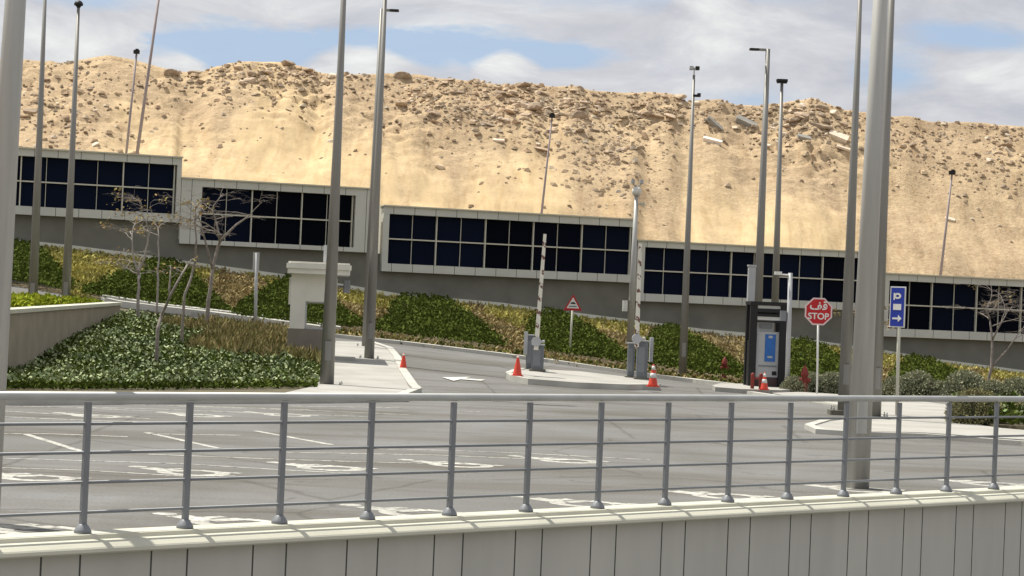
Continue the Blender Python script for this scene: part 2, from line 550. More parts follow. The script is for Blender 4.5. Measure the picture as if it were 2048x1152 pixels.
for t in cols:
    Df, Dw = interp(FOOT, t * F, 1) + .3, dwall(t * F) + 1.0
    for k in range(NR2):
        D = Df + (Dw - Df) * k / (NR2 - 1)
        vs.append((t * D, D, zt(t * D, D) + (0.02 if k else -.01)))
for i in range(len(cols) - 1):
    for k in range(NR2 - 1):
        a = i * NR2 + k
        fs.append((a, a + NR2, a + NR2 + 1, a + 1))
tag(raw('bank_ground', vs, fs, m_bsoil), kind='structure')

# sandy hill of tipped spoil behind the wall
CREST = []
for x, y in [(-300, 118), (50, 117), (130, 123), (215, 115), (262, 124), (300, 132), (350, 140), (400, 142), (440, 128), (480, 122), (530, 126), (575, 130), (620, 140), (640, 150), (680, 145), (740, 146), (800, 153), (850, 154), (900, 155), (960, 162), (1010, 167), (1060, 165), (1100, 172), (1150, 170), (1200, 182), (1250, 188), (1290, 185), (1345, 185), (1375, 202), (1440, 197), (1480, 210), (1540, 210), (1580, 203), (1625, 196), (1660, 208), (1690, 220), (1740, 226), (1790, 235), (1820, 232), (1860, 242), (1930, 244), (1990, 250), (2048, 254), (2400, 265)]:
    D = 105
    for _ in range(3):
        p = P(x, y, D); D = dwall(p.x / p.y * F) + 18
    CREST.append((p.x / p.y * F, D, p.z))
WT = []                                     # top of the wall along its length
for x, y in [(-200, 290), (350, 309), (360, 358), (740, 378), (760, 412), (1262, 437), (1285, 484), (1740, 508), (1770, 547), (2048, 566), (2300, 580)]:
    D = 90
    for _ in range(3):
        p = P(x, y, D); D = dwall(p.x / p.y * F)
    WT.append((p.x / p.y * F, D, p.z))
def fbm(p, sc, oct=4):
    v = 0; a = 1; q = p * sc
    for i in range(oct):
        v += a * noise.noise(q); q = q * 2.03 + Vector((3.1, 1.7, 9.2)); a *= .5
    return v
def zh(X, Y):
    u = X / Y * F
    D0 = dwall(u) + 1.2
    Dc, zc = interp(CREST, u, 1), interp(CREST, u, 2)
    z0 = interp(WT, u, 2) - 2.2
    r = (Y - D0) / (Dc - D0)
    p = Vector((X, Y, 0))
    if r < 0: return z0
    if r <= 1:
        z = z0 + (zc - z0) * (0.82 * r + 0.18 * r * r)
        fade = min(1, (1 - r) * 5) * min(1, r * 6)
        z += fade * (fbm(p, .22, 3) * .45)
        # tipped lobes and gullies running down the slope
        z += fade * .30 * (abs(noise.noise(Vector((X * .55, Y * .12, 2)))) - .25)
        rough = 0.07 + 0.93 * max(0, min(1, (r - .48) * 2.4 + noise.noise(Vector((X * .12, Y * .1, 7))) * 1.3))
        z += rough * (.13 * noise.noise(p * 1.9) + .10 * noise.noise(p * 4.1) + .05 * noise.noise(p * 8.5)) * min(1, (1 - r) * 20 + .25)
        ck = 1 - abs(noise.noise(Vector((X * .9, Y * 1.3, 4)))) * 4
        if ck > 0: z -= rough * .38 * ck * max(0, noise.noise(Vector((X * .25, Y * .3, 11))) + .25) * min(1, (1 - r) * 12)
        return z
    return zc - (Y - Dc) * .12 - min(2.0, (Y - Dc) * .35) + .2 * fbm(p, .3, 3)
vs, fs = [], []
hc = [-0.42 + i * 0.0016 for i in range(int(0.84 / 0.0016) + 1)]
rws = [-1.0] + [i * 0.135 for i in range(0, 134)] + [18.3, 19, 20, 22, 25, 30, 40]
for t in hc:
    Dw = dwall(t * F) + 1.2
    for k in rws:
        D = Dw + k * (16.8 / 17.95 if k < 18 else 1)
        vs.append((t * D, D, zh(t * D, D)))
nr = len(rws)
for i in range(len(hc) - 1):
    for k in range(nr - 1):
        a = i * nr + k
        fs.append((a, a + nr, a + nr + 1, a + 1))
hill = raw('hill', vs, fs, m_sand)
tag(hill, kind='structure')
for p in hill.data.polygons: p.use_smooth = True
def loose(X, Y):
    u = X / Y * F
    D0 = dwall(u) + 1.2
    r = (Y - D0) / (interp(CREST, u, 1) - D0)
    k = .62 - r + .45 * fbm(Vector((X * 1.1, Y * .35, 20)), .22, 4) + .35 * math.exp(-((u + 560) / 230) ** 2) - .35 * math.exp(-((u + 920) / 90) ** 2) - .15 * math.exp(-((u - 1000) / 200) ** 2)
    st = .22 * noise.noise(Vector((X * 2.2 + Y * .5, Y * .3, 1)))
    top = max(0, r - .93) * 9
    return max(0, min(1, (k + st) * 2.4 + top * .5))
at_ = hill.data.attributes.new('loose_sand', 'FLOAT', 'POINT')
at_.data.foreach_set('value', [loose(v.co.x, v.co.y) for v in hill.data.vertices])
def H(x, y):
    r = ray(x, y)
    u = r.x * F
    D = dwall(u) + 1.4
    while D < dwall(u) + 24:
        p = EYE + r * D
        if p.z <= zh(p.x, p.y):
            return Vector((p.x, p.y, zh(p.x, p.y)))
        D += .12
    return None

# ------------------------------------------------------------------ kerbs, pavements, beds, markings
def strip(pix, w, off, mt, name, skirt=.2, parent=None):
    """raised strip of width w metres following a pixel polyline on the ground"""
    pts = [G(*p) for p in pix]
    pts = [Vector((p.x, p.y, 0)) for p in pts]
    L, Rr = [], []
    for i, p in enumerate(pts):
        d = (pts[min(i + 1, len(pts) - 1)] - pts[max(i - 1, 0)]).normalized()
        n = Vector((-d.y, d.x, 0)) * w / 2
        L.append(p + n); Rr.append(p - n)
    vs, fs = [], []
    fine = []
    for i in range(len(pts) - 1):
        k = max(1, int((pts[i + 1] - pts[i]).length / 1.0))
        for j in range(k):
            fine.append((L[i].lerp(L[i + 1], j / k), Rr[i].lerp(Rr[i + 1], j / k)))
    fine.append((L[-1], Rr[-1]))
    for a, b in fine:
        za, zb = zt(a.x, a.y) + off, zt(b.x, b.y) + off
        vs += [(a.x, a.y, za - skirt), (a.x, a.y, za), (b.x, b.y, zb), (b.x, b.y, zb - skirt)]
    for i in range(len(fine) - 1):
        o = i * 4
        for k in range(3): fs.append((o + k, o + k + 1, o + k + 5, o + k + 4))
    fs += [(0, 1, 2, 3), (len(vs) - 4, len(vs) - 3, len(vs) - 2, len(vs) - 1)]
    mb = MB(); mb.add(vs, fs)
    return mb.build(name, mt, parent)
# left pavement and its kerb
tag(drape('pavement', [(560, 800), (625, 784), (650, 735), (672, 690), (735, 692), (775, 705), (790, 724), (800, 750), (818, 785), (824, 792), (800, 799)], .12, m_conc, .2), kind='structure')
tag(strip([(736, 690), (778, 704), (793, 722), (805, 750), (826, 782), (834, 789), (800, 803), (640, 806), (300, 808), (-160, 812)], .2, .15, m_kerb, 'pavement_kerb'), kind='structure')
tag(strip([(215, 611), (236, 616), (400, 635), (575, 657), (640, 666)], .30, .24, m_kerb, 'road_kerb'), kind='structure')
tag(drape('footpath', [(200, 603), (319, 623), (575, 652), (640, 661), (640, 667), (575, 657), (400, 636), (236, 616), (210, 609)], .16, m_conc, .2), kind='structure')
tag(strip([(205, 604), (319, 622), (575, 651), (680, 668)], .25, .24, m_kerb, 'road_kerb'), kind='structure')
tag(strip([(-120, 540), (20, 564), (110, 577)], .12, .14, m_kerb, 'road_kerb'), kind='structure')
tag(strip([(668, 675), (800, 689), (1000, 713), (1100, 726), (1250, 748), (1390, 766), (1480, 777)], .2, .12, m_kerb, 'road_kerb'), kind='structure')
# island under the barriers
tag(drape('traffic_island', [(1020, 757), (1034, 751), (1060, 747), (1160, 752), (1262, 764), (1312, 775), (1318, 781), (1250, 779), (1150, 775), (1060, 768), (1030, 762)], .13, m_conc, .2), kind='structure')
tag(strip([(1316, 779), (1250, 780), (1150, 776), (1060, 769), (1026, 762), (1016, 756), (1030, 750), (1056, 746)], .16, .145, m_kerb, 'traffic_island_kerb'), kind='structure')
tag(drape('kiosk_island', [(1424, 779), (1440, 775), (1500, 776), (1580, 781), (1600, 786), (1560, 789), (1480, 787), (1430, 783)], .12, m_conc, .2), kind='structure')
# right pavement with a nose
tag(drape('pavement', [(1545, 790), (1600, 788), (1760, 798), (1890, 813), (1905, 848), (2000, 862), (2200, 880), (2200, 902), (2048, 886), (1850, 872), (1700, 868), (1640, 866), (1622, 859), (1650, 850), (1700, 843), (1735, 832), (1700, 820), (1620, 808)], .06, m_conc, .15), kind='structure')
tag(strip([(1500, 789), (1545, 796), (1620, 806), (1700, 819), (1740, 830), (1702, 842), (1650, 848), (1618, 858), (1640, 868), (1700, 872), (1850, 877), (2048, 892), (2200, 906)], .17, .085, m_kerb, 'pavement_kerb'), kind='structure')

# planting bed on the left and bed on the right
BED = [(-120, 660), (18, 655), (130, 640), (240, 622), (270, 626), (400, 642), (574, 664), (576, 720), (645, 728), (630, 792), (300, 799), (-140, 802)]
tag(drape('bed_soil', BED, .09, m_soil, .15), kind='structure')
BEDG = [(20, 750), (130, 698), (240, 640), (270, 637), (400, 654), (574, 674), (576, 720), (642, 730), (632, 786), (300, 790), (-60, 790), (-60, 770)]
pts = scatter(BEDG, 85000)
def straw_side(p):
    q = p - EYE
    u = q.x / q.y * F
    return u
lush, dry = [], []
for p in pts:
    r = (p - EYE) / p.y
    v = -r.z * F + 44
    u = r.x * F
    py = 576 + v + u * .042
    px = 1024 + u
    d = (px - 400) / 200 - max(0, (py - 712)) / 30 + .6 * noise.noise(Vector((px * .02, py * .04, 0)))
    (dry if d > 0 and random.random() < .85 else lush).append(p + Vector((0, 0, .1)))
pal = [p for p in lush if random.random() < .08 + .14 * max(0, noise.noise(Vector((p.x * 1.1, p.y * .4, 5))))]
tag(leaves('ground_cover', lush, .085, .13, m_bed, .15, aspect=.6), 'low dark green ground cover filling the bed left of the booth', 'ground cover', kind='stuff')
tag(leaves('pale_flowers', [p + Vector((0, 0, .12)) for p in pal], .075, .07, m_pale, 0, aspect=.8), 'pale flowers and leaves sprinkled over the dark green bed', 'flowers', kind='stuff')
tag(leaves('dry_grass', dry, .20, .16, m_dome2, .5, aspect=.22), 'olive and straw coloured grass at the back of the bed beside the booth', 'grass', kind='stuff')
tag(leaves('straw_tufts', [p for p in dry if random.random() < .3], .24, .16, m_straw, .6, aspect=.16), 'dry straw tufts among the bed grass beside the booth', 'grass', kind='stuff')

# bank planting: dark green wedges between dry terraces
TRI = [
    [(-60, 480), (30, 492), (72, 500), (105, 535), (150, 585), (130, 592), (-60, 570)],
    [(165, 590), (190, 584), (250, 552), (300, 531), (345, 530), (365, 540), (400, 572), (440, 618), (470, 637), (300, 620), (170, 602)],
    [(465, 640), (490, 612), (530, 590), (575, 561), (600, 563), (650, 600), (700, 640), (750, 668), (600, 660), (480, 646)],
    [(745, 672), (775, 640), (790, 612), (812, 594), (850, 592), (882, 600), (915, 622), (960, 655), (1015, 705), (900, 692)],
    [(1050, 690), (1062, 645), (1085, 627), (1115, 628), (1150, 645), (1200, 680), (1260, 722), (1255, 738), (1100, 715)],
    [(1262, 735), (1290, 700), (1312, 668), (1335, 659), (1352, 662), (1400, 690), (1460, 730), (1485, 752), (1480, 768), (1380, 755)],
    [(1545, 770), (1560, 720), (1585, 690), (1612, 688), (1650, 705), (1692, 735), (1700, 775), (1620, 775)],
    [(1780, 772), (1800, 740), (1815, 722), (1855, 722), (1880, 738), (1930, 765), (1935, 785), (1850, 785)],
]
def band(x0, x1, step=40):
    top, bot = [], []
    x = x0
    while x <= x1:
        u = x - 1024
        yb = [(24, 489), (142, 501), (266, 517), (390, 535), (561, 558), (689, 579), (795, 597), (1000, 615), (1165, 637), (1264, 649), (1400, 667), (1580, 683), (1770, 710), (1856, 725), (2048, 750)]
        yf = [(20, 572), (270, 618), (440, 641), (680, 675), (1020, 716), (1365, 764), (1500, 779), (1700, 786), (2048, 800)]
        top.append((x, interp(yb, x, 1) + 1)); bot.append((x, interp(yf, x, 1) - 1))
        x += step
    return top + bot[::-1]
BANK = band(-80, 2120)
bank_pts = scatter(BANK, 75000)
def px_of(p):
    r = (p - EYE) / p.y
    u = r.x * F
    w = (r.z * math.cos(PITCH) - math.sin(PITCH)) / (math.cos(PITCH) + r.z * math.sin(PITCH))
    v = -w * F
    return 1024 + u * c_ - v * s_, 576 + u * s_ + v * c_
green, straw, yell = [], [], []
for p in bank_pts:
    x, y = px_of(p)
    wob2 = 3.5 * noise.noise(Vector((x * .06, y * .12, 0))) + 2 * noise.noise(Vector((x * .3, y * .3, 4)))
    if any(inside(x + wob2, y + wob2 * .5, t) for t in TRI):
        green.append(p + Vector((0, 0, .16)))
    else:
        yt = interp([(24, 489), (561, 558), (1000, 615), (1400, 667), (2048, 750)], x, 1)
        g = noise.noise(Vector((x * .012, y * .02, 9)))
        low = y > interp([(20, 572), (680, 675), (1365, 764), (2048, 800)], x, 1) - 13
        if low and x > 380: (green if random.random() < .28 else straw).append(p)
        elif x < 280 or (y - yt < 26 + 30 * g and g > -.2): yell.append(p)
        else: straw.append(p)
# terraces: keep the straw in bands
straw = [p for p in straw if (p.z * 4.2 + noise.noise(p * .8) * .8) % 1 < .66 or random.random() < .12]
tag(leaves('bank_ground_cover', green + [g + Vector((random.gauss(0, .12), random.gauss(0, .12), 0)) for g in green], .115, .13, m_cover, .15, aspect=.6), 'dark green ground cover planted in wedges on the bank', 'ground cover', kind='stuff')
tag(leaves('bank_straw', straw + [g + Vector((random.gauss(0, .15), random.gauss(0, .1), 0)) for g in straw], .17, .07, m_straw, .15, aspect=.35), 'dry straw terraces between the green wedges of the bank', 'dry grass', kind='stuff')
tag(leaves('bank_yellow_grass', yell + [g + Vector((random.gauss(0, .15), random.gauss(0, .1), 0)) for g in yell], .15, .08, m_yel, .2, aspect=.45), 'yellowing grass along the top of the bank', 'grass', kind='stuff')

# painted markings
def line(pix, w, name='road_marking', off=.004):
    return tag(strip(pix, w, off, m_paint, name, skirt=0.003), kind='structure')
for a, b_ in [((50, 868), (172, 906)), ((293, 865), (437, 897)), ((510, 862), (664, 890)), ((-190, 872), (-90, 915))]:
    line([a, b_], .10)
for pl in [[(0, 917), (174, 922), (368, 928), (558, 940), (700, 947)], [(0, 936), (168, 941), (371, 953), (470, 952)],
           [(297, 909), (558, 919), (720, 924), (960, 930)], [(748, 898), (884, 901), (1049, 907), (1181, 914), (1300, 920)],
           [(560, 905), (884, 911), (1050, 918), (1120, 921)]]:
    line(pl, .07)
for pl in [[(0, 812), (300, 818), (540, 828)], [(0, 822), (174, 832), (300, 838)], [(0, 806), (340, 811), (620, 820)], [(0, 834), (200, 842), (330, 846)], [(330, 812), (640, 822), (820, 830)], [(560, 812), (800, 816)], [(190, 818), (380, 826)], [(420, 822), (740, 834)], [(0, 868), (100, 868), (255, 874)], [(293, 868), (480, 871)], [(900, 822), (960, 824)],
           [(0, 1054), (70, 1052)]]:
    line(pl, .09)
# parking pictograms (a seated wheelchair figure) painted in each bay
def pictogram(x, y, s=1.0, rot=R(45)):
    p = G(x, y)
    sh = []
    mb = MB()
    lev = [.0012]
    cr, sr = math.cos(rot), math.sin(rot)
    def q(a, c): return (p.x + (a * cr - c * sr) * s, p.y + (a * sr + c * cr) * s, zt(p.x, p.y) + lev[0])
    def bar(a0, c0, a1, c1, w):
        lev[0] += .0004
        d = Vector((a1 - a0, c1 - c0)); n = Vector((-d.y, d.x)).normalized() * w / 2
        mb.add([q(a0 + n.x, c0 + n.y), q(a1 + n.x, c1 + n.y), q(a1 - n.x, c1 - n.y), q(a0 - n.x, c0 - n.y)], [(0, 1, 2, 3)])
    bar(-.1, .55, -.1, .05, .26); bar(-.1, .3, .25, .3, .14); bar(-.1, .06, .3, .06, .2); bar(.28, .06, .4, -.42, .17); bar(.4, -.42, .55, -.36, .14)
    lev[0] = .0010
    hd = [q(-.1 + .12 * math.cos(k * .785), .73 + .12 * math.sin(k * .785)) for k in range(8)]
    mb.add(hd, [tuple(range(8))])
    for k in range(14):
        a0, a1 = R(110 + k * 17), R(110 + (k + 1) * 17)
        mb.add([q(.02 + .42 * math.cos(a0), -.18 + .42 * math.sin(a0)), q(.02 + .42 * math.cos(a1), -.18 + .42 * math.sin(a1)), q(.02 + .25 * math.cos(a1), -.18 + .25 * math.sin(a1)), q(.02 + .25 * math.cos(a0), -.18 + .25 * math.sin(a0))], [(0, 1, 2, 3)])
    ob = mb.build('parking_symbol', m_paint)
    return tag(ob, kind='structure')
for x, y in [(50, 953), (365, 943), (640, 934), (900, 928), (1118, 920), (180, 831), (385, 830), (560, 829)]:
    pictogram(x, y, .95)
for x, y in [(445, 1042), (815, 1023), (1150, 1005), (1430, 990), (1700, 977), (1960, 966), (60, 1058)]:
    pictogram(x, y, .95)
arrow = MB()
p0, p1 = G(966, 762), G(884, 756)
d = Vector((p1.x - p0.x, p1.y - p0.y, 0)); L = d.length; d.normalize(); n = Vector((-d.y, d.x, 0))
def aq(a, b_):
    q = Vector((p0.x, p0.y, 0)) + d * a + n * b_
    return (q.x, q.y, zt(q.x, q.y) + .02)
arrow.add([aq(0, .28), aq(L * .5, .28), aq(L * .5, -.28), aq(0, -.28)], [(0, 1, 2, 3)])
arrow.add([aq(L * .5, 1.1), aq(L, 0), aq(L * .5, -1.1)], [(0, 1, 2)])
tag(arrow.build('lane_arrow', mat('fresh_road_paint', (.55, .55, .50), .8, .2, 3)), kind='structure')

# ------------------------------------------------------------------ near retaining wall and railing
# local x runs along the railing, local -y faces the camera
O = Vector((FX, FY, 0)) - Vector((S2, S2, 0)) * 3.0
def joints_on(mt, x0, per, second, w, dark=.30):
    """narrow open joints between panels: lines across the material at a real spacing along local x"""
    T = NT(mt.node_tree); b = mt.node_tree.nodes['Principled BSDF']
    src = b.inputs['Base Color'].links[0].from_socket
    tc = T.n('ShaderNodeTexCoord'); sp = T.n('ShaderNodeSeparateXYZ'); T.link(tc.outputs['Object'], sp.inputs[0])
    def ln(off):
        a = T.math('FLOORED_MODULO', T.math('SUBTRACT', sp.outputs[0], off - w / 2), per)
        return T.math('LESS_THAN', a, w)
    f = T.math('MAXIMUM', ln(x0), ln(x0 + second)) if second else ln(x0)
    T.link(T.mix(f, src, (.06, .06, .05)), b.inputs['Base Color'])
nw = thing('retaining_wall', 'grey panelled wall with cream coping under the metal railing', 'wall', O, R(45))
LW = 24.0
MB().box(LW / 2, -.02, -1.56, LW, .30, 2.96).build('wall', m_near, nw)
mb = MB()
# coping: upper step behind, lower rounded lip in front
mb.plate([(0, 0)], 0, 0) if False else None
prof = [(.16, -.08), (.16, .062), (-.13, .062), (-.135, .035), (-.145, .03), (-.205, .026), (-.245, .012), (-.285, -.014), (-.295, -.026), (-.297, -.05), (-.285, -.062), (-.17, -.08)]
npf = len(prof)
mb = MB().add([(0, a, c) for a, c in prof] + [(LW, a, c) for a, c in prof],
              [tuple(range(npf)), tuple(range(2 * npf - 1, npf - 1, -1))] + [(i, (i + 1) % npf, npf + (i + 1) % npf, npf + i) for i in range(npf)])
mb.build('coping', m_cap, nw)
# joints between the panels: positions read off the photograph and projected on the wall plane
def wall_x(x, y):
    r = ray(x, y)
    # plane through O + offset -.17 along local -y (normal (1,-1)/sqrt2)
    nrm = Vector((S2, -S2, 0)); q0 = O + nrm * .17
    t = (q0 - EYE).dot(nrm) / r.dot(nrm)
    p = EYE + r * t
    return (p - O).dot(Vector((S2, S2, 0)))
g = [wall_x(x, 1100) for x in (83, 163, 305, 378, 507, 573, 695, 755, 868, 925)]
period = (g[-2] - g[0]) / 4
narrow = sum(g[i + 1] - g[i] for i in (0, 2, 4, 6, 8)) / 5
js = []
x0 = g[0] - period * 3
while x0 < LW - 1:
    for q in (x0, x0 + narrow):
        if q > .1: js.append(q)
    x0 += period
joints_on(m_near, js[0], period, narrow, .017)


fn = thing('railing', 'long grey metal railing on the cream coping in the foreground', 'railing', O + Vector((0, 0, .062)), R(45))
step_ = 12.53 / 13
posts = [3.0 + step_ * k for k in range(-3, 19)]
HR = 1.05
for q in posts:
    mb = MB()
    mb.box(q, 0, HR / 2 - .02, .052, .042, HR - .06, .006)
    po = mb.build('post', m_rail, fn)
    MB().lathe([(.068, 0), (.068, .018), (.062, .028), (.045, .055), (.036, .064), (.032, .07)], 16, q, 0).build('post_foot', m_rail, po, True)
for fr in (.205, .415, .632, .85):
    z = HR * (1 - fr)
    MB().tube([(0.05, 0, z), (LW - .5, 0, z)], .0125, 10).build('rail', m_rail, fn, True)
MB().tube([(0.05, 0, HR - .005), (LW - .5, 0, HR - .005)], .034, 14).build('handrail', m_hand, fn, True)

# ------------------------------------------------------------------ the long stepped wall with glazed screens
def wall_pt(x, y):
    D = 90
    for _ in range(4):
        p = P(x, y, D); D = dwall(p.x / p.y * F)
    return P(x, y, D)
A = wall_pt(20, 400); B = wall_pt(2040, 600)
dirw = Vector((B.x - A.x, B.y - A.y, 0)).normalized()
WA = Vector((A.x, A.y, 0))
ANG = math.atan2(dirw.y, dirw.x)
def wl(x, y):
    """local wall coordinates (along, height) of a photo pixel on the wall plane"""
    p = wall_pt(x, y)
    return (Vector((p.x, p.y, 0)) - WA).dot(dirw), p.z
rw = thing('retaining_wall', 'dark grey rendered wall running along the top of the planted bank', 'wall', WA, ANG)
mb = MB()
ex = 14
rows_ = [(wl(x, y)) for x, y in [(-500, 410)]]
segs = [  # x0, x1, y of top at x0, windows x range, top/bottom rows at left end, panel edges
    dict(x0=-200, x1=355, yt=(60, 298), yb=(60, 430), w0=-163, w1=350, wt=(60, 313), wb=(60, 413), mull=[-163, -60, 43, 145, 248, 350]),
    dict(x0=356, x1=742, yt=(400, 359), yb=(400, 489), w0=403, w1=706, wt=(420, 375), wb=(420, 481), mull=[403, 505, 605, 706]),
    dict(x0=762, x1=1266, yt=(800, 414), yb=(800, 544), w0=777, w1=1262, wt=(800, 429), wb=(800, 528), mull=[777, 874, 972, 1068, 1165, 1262]),
    dict(x0=1272, x1=1738, yt=(1400, 488), yb=(1400, 607), w0=1287, w1=1735, wt=(1400, 500), wb=(1400, 592), mull=[1278, 1370, 1463, 1555, 1646, 1735]),
    dict(x0=1742, x1=2330, yt=(1862, 552), yb=(1862, 676), w0=1775, w1=2322, wt=(1862, 565), wb=(1862, 660), mull=[1775, 1864, 1954, 2043, 2133, 2225, 2317]),
]
labels = ['highest glazed screen of the stepped wall, at its left end', 'second glazed screen of the stepped wall, with wide pale panels at both ends',
          'middle glazed screen of the stepped wall, behind the left barrier arm', 'fourth glazed screen of the stepped wall, behind the ticket machine', 'lowest glazed screen of the stepped wall, right of the thick pole']
zts = []
joints_on(m_clad, .4, .86, 0, .022)
for i, sg in enumerate(segs):
    xa, _ = wl(sg['x0'], 500); xb, _ = wl(sg['x1'], 500)
    zt_ = wl(*sg['yt'])[1]; zb = wl(*sg['yb'])[1]
    wa, wbx = wl(sg['w0'], sg['wt'][1])[0], wl(sg['w1'], sg['wb'][1])[0]
    wtz, wbz = wl(*sg['wt'])[1], wl(*sg['wb'])[1]
    zts.append((xa, xb, zb))
    t = thing('glazed_screen', labels[i], 'glazed screen', WA + dirw * xa + Vector((0, 0, zb)), ANG, 'glazed screens stepping down along the wall')
    h = zt_ - zb; W_ = xb - xa
    mb = MB()
    # body behind the glass, bands above and below, end panels
    mb.box(W_ / 2, .45, h / 2, W_, .5, h)
    mb.box(W_ / 2, 0, (wbz - zb) / 2, W_, .4, wbz - zb)
    mb.box(W_ / 2, 0, (wtz - zb + h) / 2, W_, .4, h - (wtz - zb))
    if wa - xa > .05: mb.box((wa - xa) / 2, 0.002, h / 2, wa - xa, .39, h - .004)
    if xb - wbx > .05: mb.box(W_ - (xb - wbx) / 2, 0.002, h / 2, xb - wbx, .39, h - .004)
    mb.build('cladding', m_clad, t)
    mb = MB()
    MB().box(W_ / 2, .05, h + .02, W_ + .06, .66, .05).build('coping', m_cap, t)
    ms = [wl(q, sg['wt'][1])[0] - xa for q in sg['mull']]
    ms[0] = max(ms[0], wa - xa); ms[-1] = min(ms[-1], wbx - xa)
    hz_ = wtz - wbz
    for a, b_ in zip(ms, ms[1:]):
        f = MB()
        z0 = wbz - zb
        fw = .045
        f.box(a + .0, -.0, z0 + hz_ / 2, fw, .12, hz_ - .004)
        f.box(b_ - .0, -.004, z0 + hz_ / 2, fw * .9, .12, hz_ - .006)
        f.box((a + b_) / 2, .02, z0 + hz_ / 2, .018, .06, hz_ - .004)
        f.box((a + b_) / 2, -.002, z0 + hz_ * .50, b_ - a - fw, .10, .05)
        fo = f.build('window', m_frame, t)
        gl = MB()
        gl.box((a + b_) / 2, .08, z0 + hz_ / 2, b_ - a - .002, .02, hz_ - .004)
        gl.build('glass', m_glass, fo)
# body of the retaining wall below the screens
mb = MB()
for i, (xa, xb, zb) in enumerate(zts):
    a = xa - (6 if i == 0 else 0); b_ = xb + (6 if i == 4 else 0)
    nxt = zts[i + 1][0] if i < 4 else b_
    mb.box((a + nxt) / 2, .34, (zb - 4) / 2 - .003, nxt - a, .5, zb + 4 - .006)
mb.build('wall', m_wallg, rw)
cp = MB()
for (u0, D0, z0), (u1, Dd, z1) in zip(WB, WB[1:]):
    pa = Vector((u0 * D0 / F, D0, z0)); pb = Vector((u1 * Dd / F, Dd, z1))
    xa = (Vector((pa.x, pa.y, 0)) - WA).dot(dirw); xb = (Vector((pb.x, pb.y, 0)) - WA).dot(dirw)
    cp.add([(xa, -.42, z0 - .02), (xb, -.42, z1 - .02), (xb, -.10, z1 + .20), (xa, -.10, z0 + .20), (xa, .087, z0 - .3), (xb, .087, z1 - .3), (xb, .087, z1 + .20), (xa, .087, z0 + .20)],
           [(0, 1, 2, 3), (3, 2, 6, 7), (0, 4, 5, 1), (4, 7, 6, 5), (0, 3, 7, 4), (1, 5, 6, 2)])
cp.build('plinth_kerb', m_cap, rw)

# ------------------------------------------------------------------ lamp posts and other poles
def pole(name, label, cat, low, top, D, w0, w1, mt, extra=0, head=None, plate=None, group=None, base_z=None, rot=0):
    """a pole through photo pixels low and top at depth D; w0, w1 its widths in pixels there"""
    pl, pt = P(low[0], low[1], D), P(top[0], top[1], D)
    d = (pt - pl).normalized()
    gz = zt(pl.x, pl.y) if base_z is None else base_z
    b0 = pl + d * ((gz - pl.z) / d.z)
    k = D / F / 2
    Lh = (pt - pl).length
    t = thing(name, label, cat, b0, 0, group)
    tp = pt - b0 + d * extra
    rb = (w0 + (w0 - w1) * ((pl - b0).length / Lh)) * k
    rt = max(.03, (w1 - (w0 - w1) * extra / Lh) * k)
    MB().tube([(0, 0, 0), d * (tp.length * .5), tp], [rb, (rb + rt) / 2, rt], 20).build('shaft', mt, t, True)
    if D < 70 and w0 > 15:
        MB().box(rb * .05, -rb * .90, .85, rb * .85, rb * .24, .42, rb * .08).build('access_door', mt, t)
    if plate:
        w = plate * D / F
        pb = MB()
        pb.box(0, 0, .05 + .12 * (gz < .6 and 0), w, w * .8, .10, .02)
        po = pb.build('base_plate', mat('plate_steel', (.13, .125, .10), .8, .2, 4), t)
        for sx in (-1, 1):
            for sy in (-1, 1):
                MB().lathe([(.022, .10), (.022, .15), (.012, .155), (.012, .19)], 6, sx * w * .38, sy * w * .3).build('anchor_bolt', m_galv, po)
    ux = Vector((1, 0, 0))
    if head:
        kind, hw = head[0], head[1] * D / F
        hm = m_black if mt is not m_galv else m_black
        if kind == 'arm':        # flat luminaire on a short horizontal arm; hw signed
            a = MB(); a.box(hw * .3, 0, tp.z - .03, abs(hw) * .62, .09, .07, .01); a = a  # arm
            for v in a.v: v.x += tp.x; v.y += tp.y
            a.build('arm', mt, t)
            h = MB(); h.box(hw * .72, 0, tp.z - .03, abs(hw) * .5, .26, .055, .03)
            for v in h.v: v.x += tp.x; v.y += tp.y
            h.build('lamp_head', hm, t)
        elif kind == 'tee':
            h = MB(); h.box(0, 0, tp.z + .03, hw, .30, .08, .04)
            h.box(-hw * .3, 0, tp.z - .03, hw * .3, .22, .05, .02); h.box(hw * .3, 0, tp.z - .03, hw * .3, .22, .05, .02)
            for v in h.v: v.x += tp.x; v.y += tp.y
            h.build('lamp_head', hm, t)
        elif kind == 'disc':
            h = MB(); h.lathe([(.05, tp.z - .02), (.07, tp.z + .02), (hw / 2, tp.z + .05), (hw / 2, tp.z + .10), (hw / 2 * .7, tp.z + .16), (.03, tp.z + .19)], 20)
            for v in h.v: v.x += tp.x; v.y += tp.y
            h.build('lamp_head', hm, t, True)
        elif kind == 'box':
            h = MB(); h.box(0, 0, tp.z + hw * .35, hw, hw * .7, hw * .62, .03); h.box(hw * .1, -hw * .2, tp.z + hw * .72, hw * .5, hw * .4, .06)
            for v in h.v: v.x += tp.x; v.y += tp.y
            h.build('lamp_head', hm, t)
    return t, tp, d
LG = 'tall light poles'
pole('light_pole', 'thick grey light pole at the far left edge behind the railing', 'light pole', (-18, 780), (31, 0), 18.2, 60, 42, m_galv, 3.0, ('tee', 150), None, LG)
pole('light_pole', 'grey brown light pole leftmost of the slim pair rising behind the hedge', 'light pole', (66, 585), (90, 0), 62, 19, 6, m_dpole, 1.6, ('tee', 40), 34, LG)
pole('light_pole', 'slim light pole with small dark head, right of the pair behind the hedge', 'light pole', (132, 590), (157, 14), 64, 18, 6, m_dpole, 0, ('disc', 18), 32, LG)
